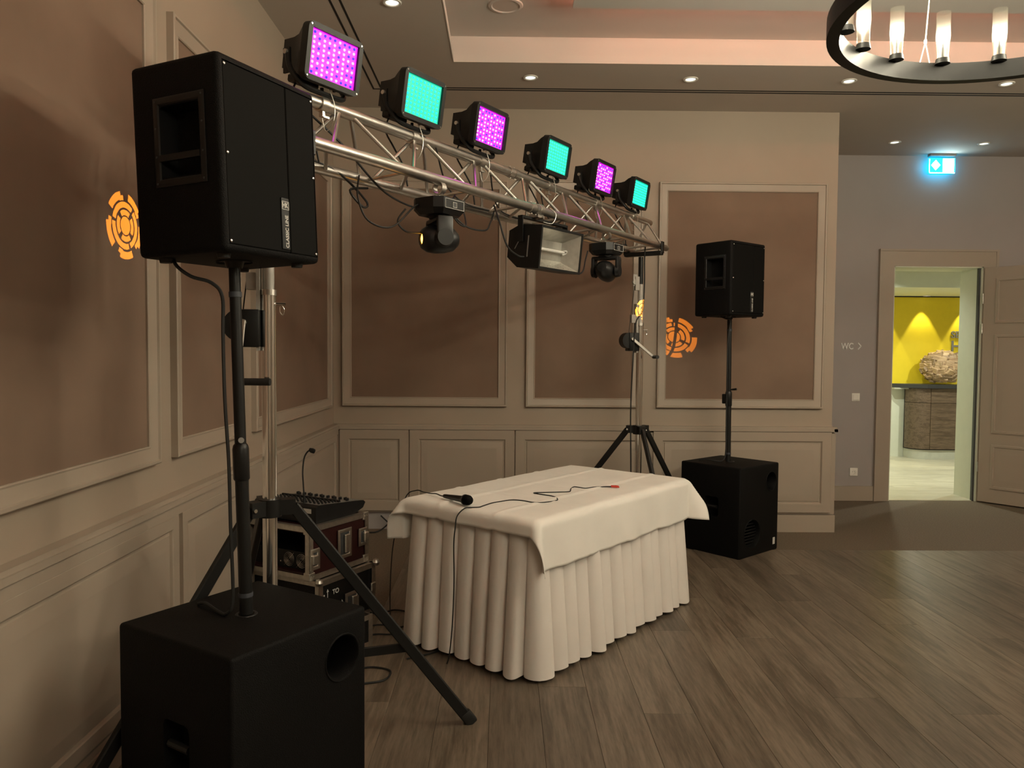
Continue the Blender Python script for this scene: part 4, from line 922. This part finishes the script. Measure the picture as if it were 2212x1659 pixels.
# cloth
AX0, AX1, BY0, BY1 = -TA-.105, TA+.14, -TB-.265, TB+.25
NXC, NYC = 150, 110; vs = []
def hashn(x_, y_):
    return math.sin(x_*9.1+1.3*math.sin(y_*5.3))*math.sin(y_*8.3+1.7*math.sin(x_*4.1))
for j in range(NYC+1):
    for i in range(NXC+1):
        a_ = AX0+(AX1-AX0)*i/NXC; b_ = BY0+(BY1-BY0)*j/NYC
        ex_ = max(abs(a_)-TA-.012, 0)*(1 if a_ > 0 else -1); ey_ = max(abs(b_)-TB-.012, 0)*(1 if b_ > 0 else -1)
        r_ = math.hypot(ex_, ey_); x_ = max(-TA-.012, min(TA+.012, a_)); y_ = max(-TB-.012, min(TB+.012, b_)); z_ = TH+.006
        for c0 in (-.36, .0, .36): z_ += .0045*max(0, 1-abs(a_-c0)/.022)
        for c0 in (-.19, .17): z_ += .006*max(0, 1-abs(b_-c0)/.024)
        z_ += .0014*hashn(a_*1.3, b_*1.7)
        if r_ > 0:
            phi = math.atan2(abs(ey_), abs(ex_)); fl_ = .55*(math.sin(2*phi)**1.2) if ex_ and ey_ else 0
            if ex_ < 0 and ey_ < 0: fl_ *= .45
            cxn, cyn = ex_/r_, ey_/r_; rb = .028
            # rounded edge then hang
            if r_ < rb*1.57: an = r_/rb; out = rb*math.sin(an); dz = rb*(1-math.cos(an))
            else: out = rb; dz = rb+(r_-rb*1.57)
            rest = max(0, r_-rb*.8); o2 = fl_*rest; out2 = out+o2; dz2 = math.sqrt(max(dz*dz-o2*o2, (dz*.55)**2))
            side_s = a_ if abs(ey_) > abs(ex_) else b_
            wob = .006*math.sin(side_s*13+1)*min(1, r_/.2)+.004*math.sin(side_s*31)*min(1, r_/.2)
            out2 += .03*rest+wob+.012*min(1, r_/.05)
            x_ += cxn*out2; y_ += cyn*out2; z_ -= dz2
        vs.append((x_, y_, z_))
fs = [(j*(NXC+1)+i, j*(NXC+1)+i+1, (j+1)*(NXC+1)+i+1, (j+1)*(NXC+1)+i) for j in range(NYC) for i in range(NXC)]
cm = MB(); cm.add(vs, fs); cl_ = cm.build('tablecloth', 'cloth', None, 80, fix=False); cl_.location = TC; cl_.rotation_euler = (0, 0, TYW)
md = cl_.modifiers.new('thick', 'SOLIDIFY'); md.thickness = .0018; md.offset = -1
tag(cl_, 'white tablecloth with ironed creases draped over the table', 'tablecloth')
ZT = TH+.0085
# microphone
mp_ = Vector((-.172, 3.70, ZT+.027)); mt_ = Vector((-.292, 3.865, ZT+.014)); d = (mp_-mt_)
mic = thing('microphone', 'black handheld microphone lying on the tablecloth', 'microphone', mt_, d.to_track_quat('Z', 'Y').to_euler()); L = d.length
MB().lathe([(.009, -.012), (.0105, 0), (.0115, .03), (.0165, L-.055), (.0195, L-.035), (.0225, L-.028)], 24, cap=True).build('handle', 'blackplastic', mic)
MB().lathe([(.0225, L-.030), (.0245, L-.022), (.0255, L-.006), (.0245, L+.008), (.020, L+.019), (.011, L+.025), (0, L+.026)], 24).build('head_grille', 'grille', mic)
MB().lathe([(.0232, L-.031), (.0262, L-.024), (.0262, L-.020), (.024, L-.016)], 24).build('ring', 'darkgrey', mic)
cable('microphone_cable', [mt_+Vector((.0, .0, 0)), (-.315, 3.885, ZT+.012), (-.345, 3.93, ZT+.014), (-.375, 3.97, ZT+.008), (-.42, 4.02, ZT+.006), (-.465, 4.075, ZT+.004), (-.53, 4.13, .70), (-.60, 4.19, .45), (-.62, 4.20, .20), (-.62, 4.2, .013)], .003, 'thin black microphone cable running off the back of the table')
ac = [(.535, 4.236, ZT), (.50, 4.225, ZT), (.452, 4.19, ZT), (.42, 4.215, ZT), (.393, 4.232, ZT), (.37, 4.17, ZT), (.355, 4.089, ZT), (.30, 4.07, ZT), (.174, 4.05, ZT), (.175, 4.025, ZT), (.25, 3.96, ZT), (.275, 3.90, ZT), (.262, 3.83, ZT), (.168, 3.78, ZT), (.10, 3.83, ZT), (.042, 3.848, ZT), (-.02, 3.80, ZT), (-.056, 3.765, ZT), (-.10, 3.69, ZT), (-.115, 3.665, ZT), (-.155, 3.655, ZT), (-.185, 3.645, ZT-.003), (-.218, 3.622, .715), (-.226, 3.61, .66), (-.232, 3.605, .58), (-.23, 3.606, .4), (-.237, 3.60, .2), (-.25, 3.60, .06), (-.262, 3.60, .012)]
aud = thing('audio_cable', 'thin black audio cable with red plugs trailing over the tablecloth', 'cable', (0, 0, 0))
MB().tube(ac, .0032, 7, 6).build('lead', 'rubber', aud)
for s in (-1, 1):
    MB().tube([(.535, 4.236, ZT), (.565, 4.233+s*.008, ZT+.002), (.598, 4.228+s*.010, ZT+.003)], .0022, 6, 5).build('split_lead', 'rubber', aud)
    pl = MB(); p_ = Vector((.598, 4.228+s*.010, ZT+.005)); q_ = p_+Vector((.032, -.006+s*.002, 0)); pl.cyl(p_, q_, .0045, .0055, 12); pl.cyl(q_, q_+Vector((.010, -.002, 0)), .004, n=12); pl.build('plug', 'red', aud)

# ================================================================== FLIGHT CASES, MIXER
CY = rad(60.5); cd = Vector((math.cos(CY), math.sin(CY), 0)); cl2 = Vector((-math.sin(CY), math.cos(CY), 0))
def make_case(near, Lx, Ly, H_, z0, mt, label, style):
    """near = near bottom corner; local x along cd, y along cl2"""
    t_ = thing('flight_case', label, 'flight case', (near[0], near[1], z0), (0, 0, CY), 'flight cases')
    bd = MB().b2(.008, Lx-.008, .008, Ly-.008, .008, H_-.008).build('shell', mt, t_, 0)
    if style == 'rack':
        cut(bd, [MB().b2(-.1, .36, .04, Ly-.04, .035, H_-.035)])
    e_ = .028
    for (y0, y1) in ((-.001, e_), (Ly-e_, Ly+.001)):
        for (z0_, z1_) in ((0, e_), (H_-e_, H_)):
            a_ = MB(); a_.b2(0, Lx, y0 if y0 < 0 else Ly-.003, .003 if y0 < 0 else Ly+.001, z0_, z1_); a_.b2(0, Lx, y0, y1, z0_-.001 if z0_ == 0 else H_-.003, .003 if z0_ == 0 else H_+.001); a_.build('edge_rail', 'alutrim', t_, 0)
    for (x0, x1) in ((-.001, e_), (Lx-e_, Lx+.001)):
        for (z0_, z1_) in ((0, e_), (H_-e_, H_)):
            a_ = MB(); a_.b2(x0 if x0 < 0 else Lx-.003, .003 if x0 < 0 else Lx+.001, 0, Ly, z0_, z1_); a_.b2(x0, x1, 0, Ly, z0_-.001 if z0_ == 0 else H_-.003, .003 if z0_ == 0 else H_+.001); a_.build('edge_rail', 'alutrim', t_, 0)
        for (y0, y1) in ((-.001, e_), (Ly-e_, Ly+.001)):
            a_ = MB(); a_.b2(x0 if x0 < 0 else Lx-.003, .003 if x0 < 0 else Lx+.001, y0, y1, 0, H_); a_.b2(x0, x1, y0 if y0 < 0 else Ly-.003, .003 if y0 < 0 else Ly+.001, 0, H_); a_.build('edge_rail', 'alutrim', t_, 0)
    for x_ in (0, Lx):
        for y_ in (0, Ly):
            for z_ in (0, H_):
                c_ = MB(); s_ = .042
                if style == 'ball' :
                    c_.lathe([(.0, -.022), (.016, -.016), (.022, 0), (.016, .016), (0, .022)], 12, None, (x_+(.004 if x_ else -.004), y_+(.004 if y_ else -.004), z_+(-.002 if z_ else .018)))
                else:
                    xs = (-.003, s_) if x_ == 0 else (Lx-s_, Lx+.003); ys = (-.003, s_) if y_ == 0 else (Ly-s_, Ly+.003); zs = (-.0, s_) if z_ == 0 else (H_-s_, H_+.003)
                    c_.rbox(((xs[0]+xs[1])/2, (ys[0]+ys[1])/2, (zs[0]+zs[1])/2), (xs[1]-xs[0], ys[1]-ys[0], zs[1]-zs[0]), .004, 1)
                    for q in (.014, .03):
                        c_.cyl((x_+(q if x_ == 0 else -q), -.005 if y_ == 0 else Ly+.005, z_+(.02 if z_ == 0 else -.02)), (x_+(q if x_ == 0 else -q), -.002 if y_ == 0 else Ly+.002, z_+(.02 if z_ == 0 else -.02)), .003, n=6)
                c_.build('case_corner', 'alutrim', t_)
    return t_
def dish(parent, x0, x1, z0, z1, handle=True):
    mb = MB(); mb.sweep_rect(x0, x1, z0, z1, [(0, 0), (0, .004), (.004, .006), (.016, .006), (.02, .003), (.021, .0015)]); d_ = mb.build('handle_dish', 'alutrim', parent, 30)
    MB().b2(x0+.02, x1-.02, -.0025, -.0005, z0+.02, z1-.02).build('dish_recess', 'darkgrey', d_, 0)
    if handle:
        h_ = MB(); h_.rbox(((x0+x1)/2+.008, -.012, (z0+z1)/2), ((x1-x0)*.34, .014, (z1-z0)*.62), .004, 1); h_.build('handle', 'alutrim', d_)
case1 = (-.955, 3.965); H1 = .286
lower = make_case(case1, .455, .50, H1, 0.004, 'black', 'lower black flight case with stencilled white lettering behind the near stand', 'ball')
dish(lower, .20, .31, .05, .17)
text('stencil_text', 'TO', .036, 'white_text', lower, (.10, -.001, .195), (rad(90), 0, 0), .0005)
st = MB(); st.box((.062, -.0015, .205), (.004, .001, .04)); st.add([(.053, -.002, .218), (.071, -.002, .218), (.062, -.002, .234)], [(0, 1, 2)])
st.lathe([(0, .001), (.005, .001), (.005, 0)], 12, Matrix.Rotation(rad(90), 3, 'X'), (.036, -.001, .205)); st.lathe([(0, .001), (.005, .001), (.005, 0)], 12, Matrix.Rotation(rad(90), 3, 'X'), (.036, -.001, .14))
st.add([(.17, -.002, .13), (.185, -.002, .13), (.172, -.002, .15)], [(0, 1, 2)]); st.build('stencil_marks', 'white_text', lower, 0)
lt_ = MB(); lt_.rbox((.43, -.006, .15), (.04, .014, .05), .004, 1); lt_.build('butterfly_latch', 'alutrim', lower)
sm = MB().b2(.4, .404, -.003, .5, .03, H1-.03).build('lid_seam', 'slot', lower, 0)
upper = make_case((-1.0, 3.945), .47, .505, .282, H1+.012, 'maroon', 'upper maroon flight case with open rack front behind the near stand', 'rack')
dish(upper, .215, .325, .065, .225); dish(upper, .385, .455, .10, .20, False)
lt_ = MB(); lt_.rbox((.44, -.010, .15), (.04, .02, .05), .005, 1); lt_.build('butterfly_latch', 'alutrim', upper)
l2 = dish(upper, .006, .075, .055, .165, False); lt_ = MB(); lt_.rbox((.03, -.010, .11), (.04, .02, .05), .005, 1); lt_.build('butterfly_latch', 'alutrim', upper)
am = thing('rack_amplifier', 'black rack amplifier with two fan guards inside the maroon case', 'amplifier', (-1.0, 3.945, H1+.012+.036), (0, 0, CY))
MB().b2(.05, .34, .045, .46, 0, .095).build('chassis', 'blackmetal', am, 0)
for yc in (.10, .19):
    for rr_ in (.036, .028, .020, .012):
        MB().tube([(.046, yc+rr_*math.cos(2*math.pi*k_/12), .048+rr_*math.sin(2*math.pi*k_/12)) for k_ in range(12)], .0012, 5, 2, True).build('fan_guard', 'steel', am)
    g_ = MB(); g_.cyl((.046, yc-.036, .086), (.046, yc+.036, .01), .0014, n=5); g_.build('fan_spoke', 'steel', am)
MB().cyl((.045, .25, .03), (.05, .25, .03), .004, n=8).build('screw', 'screw', am)
# mixer on top; local x along cd (rear -> front), y along cl2
zmx = H1+.012+.282+.003
mx_ = thing('mixing_desk', 'black mixing desk with rows of faders on the flight cases', 'mixer', (-.985, 4.025, zmx), (0, 0, CY)); MX, MY = .40, .46
b = MB(); pr = [(.0, .0), (.0, .085), (.03, .092), (MX-.015, .062), (MX, .05), (MX-.02, .022), (MX-.09, .0)]
vs = [(x_, .0, z_) for x_, z_ in pr]+[(x_, MY, z_) for x_, z_ in pr]; n_ = len(pr)
b.add(vs, [tuple(range(n_)), tuple(reversed(range(n_, 2*n_)))]+[(i, (i+1) % n_, n_+(i+1) % n_, n_+i) for i in range(n_)]); b.build('body', 'blackplastic', mx_, 0)
sl_ = -(.092-.062)/(MX-.045)
def ztop(x_): return .092+sl_*(x_-.03)
pn = MB(); pn.add([(.035, .012, ztop(.035)+.001), (MX-.02, .012, ztop(MX-.02)+.001), (MX-.02, MY-.012, ztop(MX-.02)+.001), (.035, MY-.012, ztop(.035)+.001)], [(0, 1, 2, 3)]); pn.build('control_surface', 'grey', mx_, 0)
kb = MB()
for i in range(14):
    for j in range(7):
        x_ = .06+j*.027; y_ = .035+i*.030; kb.cyl((x_, y_, ztop(x_)), (x_, y_, ztop(x_)+.011), .0065, .005, 8)
o = kb.build('knobs', 'blackplastic', mx_); o['kind'] = 'stuff'
for i in range(14):
    f_ = MB(); x_ = .285+.03*((i*5) % 3)/3; y_ = .035+i*.030; f_.rbox((x_, y_, ztop(x_)+.009), (.022, .011, .016), .003, 1); f_.build('fader_cap', 'blackplastic', mx_)
MB().rbox((.20, MY/2, ztop(.2)+.008), (.012, MY-.03, .012), .002, 1).build('meter_bridge', 'blackplastic', mx_)
MB().box((-.0008, .06, .062), (.001, .055, .024)).build('rear_label', 'letter', mx_, 0)
for y_ in (.16, .20, .26, .30, .36): MB().box((-.001, y_, .055), (.003, .022, .018)).build('rear_jack', 'darkgrey', mx_, 0)
for y_ in (.05, MY-.05): MB().box((.02, y_, -.0), (.02, .02, .004)).build('foot', 'rubber', mx_, 0)
gm_ = thing('gooseneck_microphone', 'small black gooseneck microphone rising from the mixing desk', 'microphone', mx_.location+Matrix.Rotation(CY, 3, 'Z') @ Vector((.045, .125, .093)))
ge = MB(); ge.cyl((0, 0, -.002), (0, 0, .03), .008, n=12); ge.tube([(0, 0, .02), (-.005, 0, .10), (-.008, 0, .17), (.0, -.0, .24), (.018, 0, .275), (.035, 0, .283)], .0042, 8, 6); ge.build('neck', 'rubber', gm_)
MB().lathe([(0, -.022), (.010, -.018), (.014, -.002), (.012, .012), (0, .016)], 16, frame_to(Vector((1, -.2, -.35))), (.045, 0, .281)).build('head', 'blackplastic', gm_)
# lid of a case on the floor
lid = thing('case_lid', 'low aluminium edged case lid on the floor behind the near subwoofer', 'case lid', (-.87, 3.58, .003), (0, 0, CY-rad(8)))
MB().b2(0, .34, 0, .20, 0, .16).build('shell', 'black', lid, 0)
for (a0, a1, b0_, b1_) in ((-.002, .342, -.002, .002), (-.002, .002, 0, .202), (.338, .342, 0, .202)):
    for z0_, z1_ in ((0, .025), (.137, .162)): MB().b2(a0, a1, b0_, b1_, z0_, z1_).build('edge_rail', 'alutrim', lid, 0)
for a0 in (-.003, .318): MB().b2(a0, a0+.027, -.003, .004, 0, .163).build('edge_rail', 'alutrim', lid, 0)

# ---- cables on the floor
FG = 'cables on the floor'
cable('floor_cable', [(-.80, 4.36, .008), (-.70, 4.30, .009), (-.62, 4.36, .012), (-.52, 4.30, .012), (-.50, 4.15, .012), (-.56, 4.08, .012), (-.66, 4.12, .012), (-.74, 4.1, .008)], .0045, 'black cable loop on the floor beside the flight cases', group=FG)
cable('floor_cable', [(-.74, 3.96, .008), (-.66, 3.98, .012), (-.58, 3.98, .012), (-.50, 4.02, .012), (-.44, 4.12, .012), (-.36, 4.18, .012)], .0045, 'black cable running from the flight cases under the table', group=FG)
cable('floor_cable', [(-.72, 3.50, .012), (-.62, 3.56, .012), (-.52, 3.52, .012), (-.53, 3.42, .012), (-.62, 3.38, .012), (-.70, 3.36, .012)], .0045, 'small black cable loop beside the near subwoofer', group=FG)
cable('floor_cable', [(-.46, 3.66, .012), (-.36, 3.72, .012), (-.28, 3.80, .012), (-.18, 3.90, .012)], .004, 'short black cable disappearing under the table skirt', group=FG)
cable('floor_cable', [(-1.25, 6.33, .01), (-1.05, 6.25, .01), (-.96, 6.38, .05), (-.92, 6.40, .12), (-.90, 6.38, .06), (-.84, 6.28, .01), (-.70, 6.3, .01), (-.5, 6.34, .01)], .006, 'thick black cable on the carpet below the cupboards', group=FG)
cable('floor_cable', [(-1.02, 6.38, .12), (-.96, 6.36, .07), (-.88, 6.30, .012), (-.72, 6.24, .01), (-.5, 6.27, .01)], .006, 'second black cable crossing below the cupboard doors', group=FG)
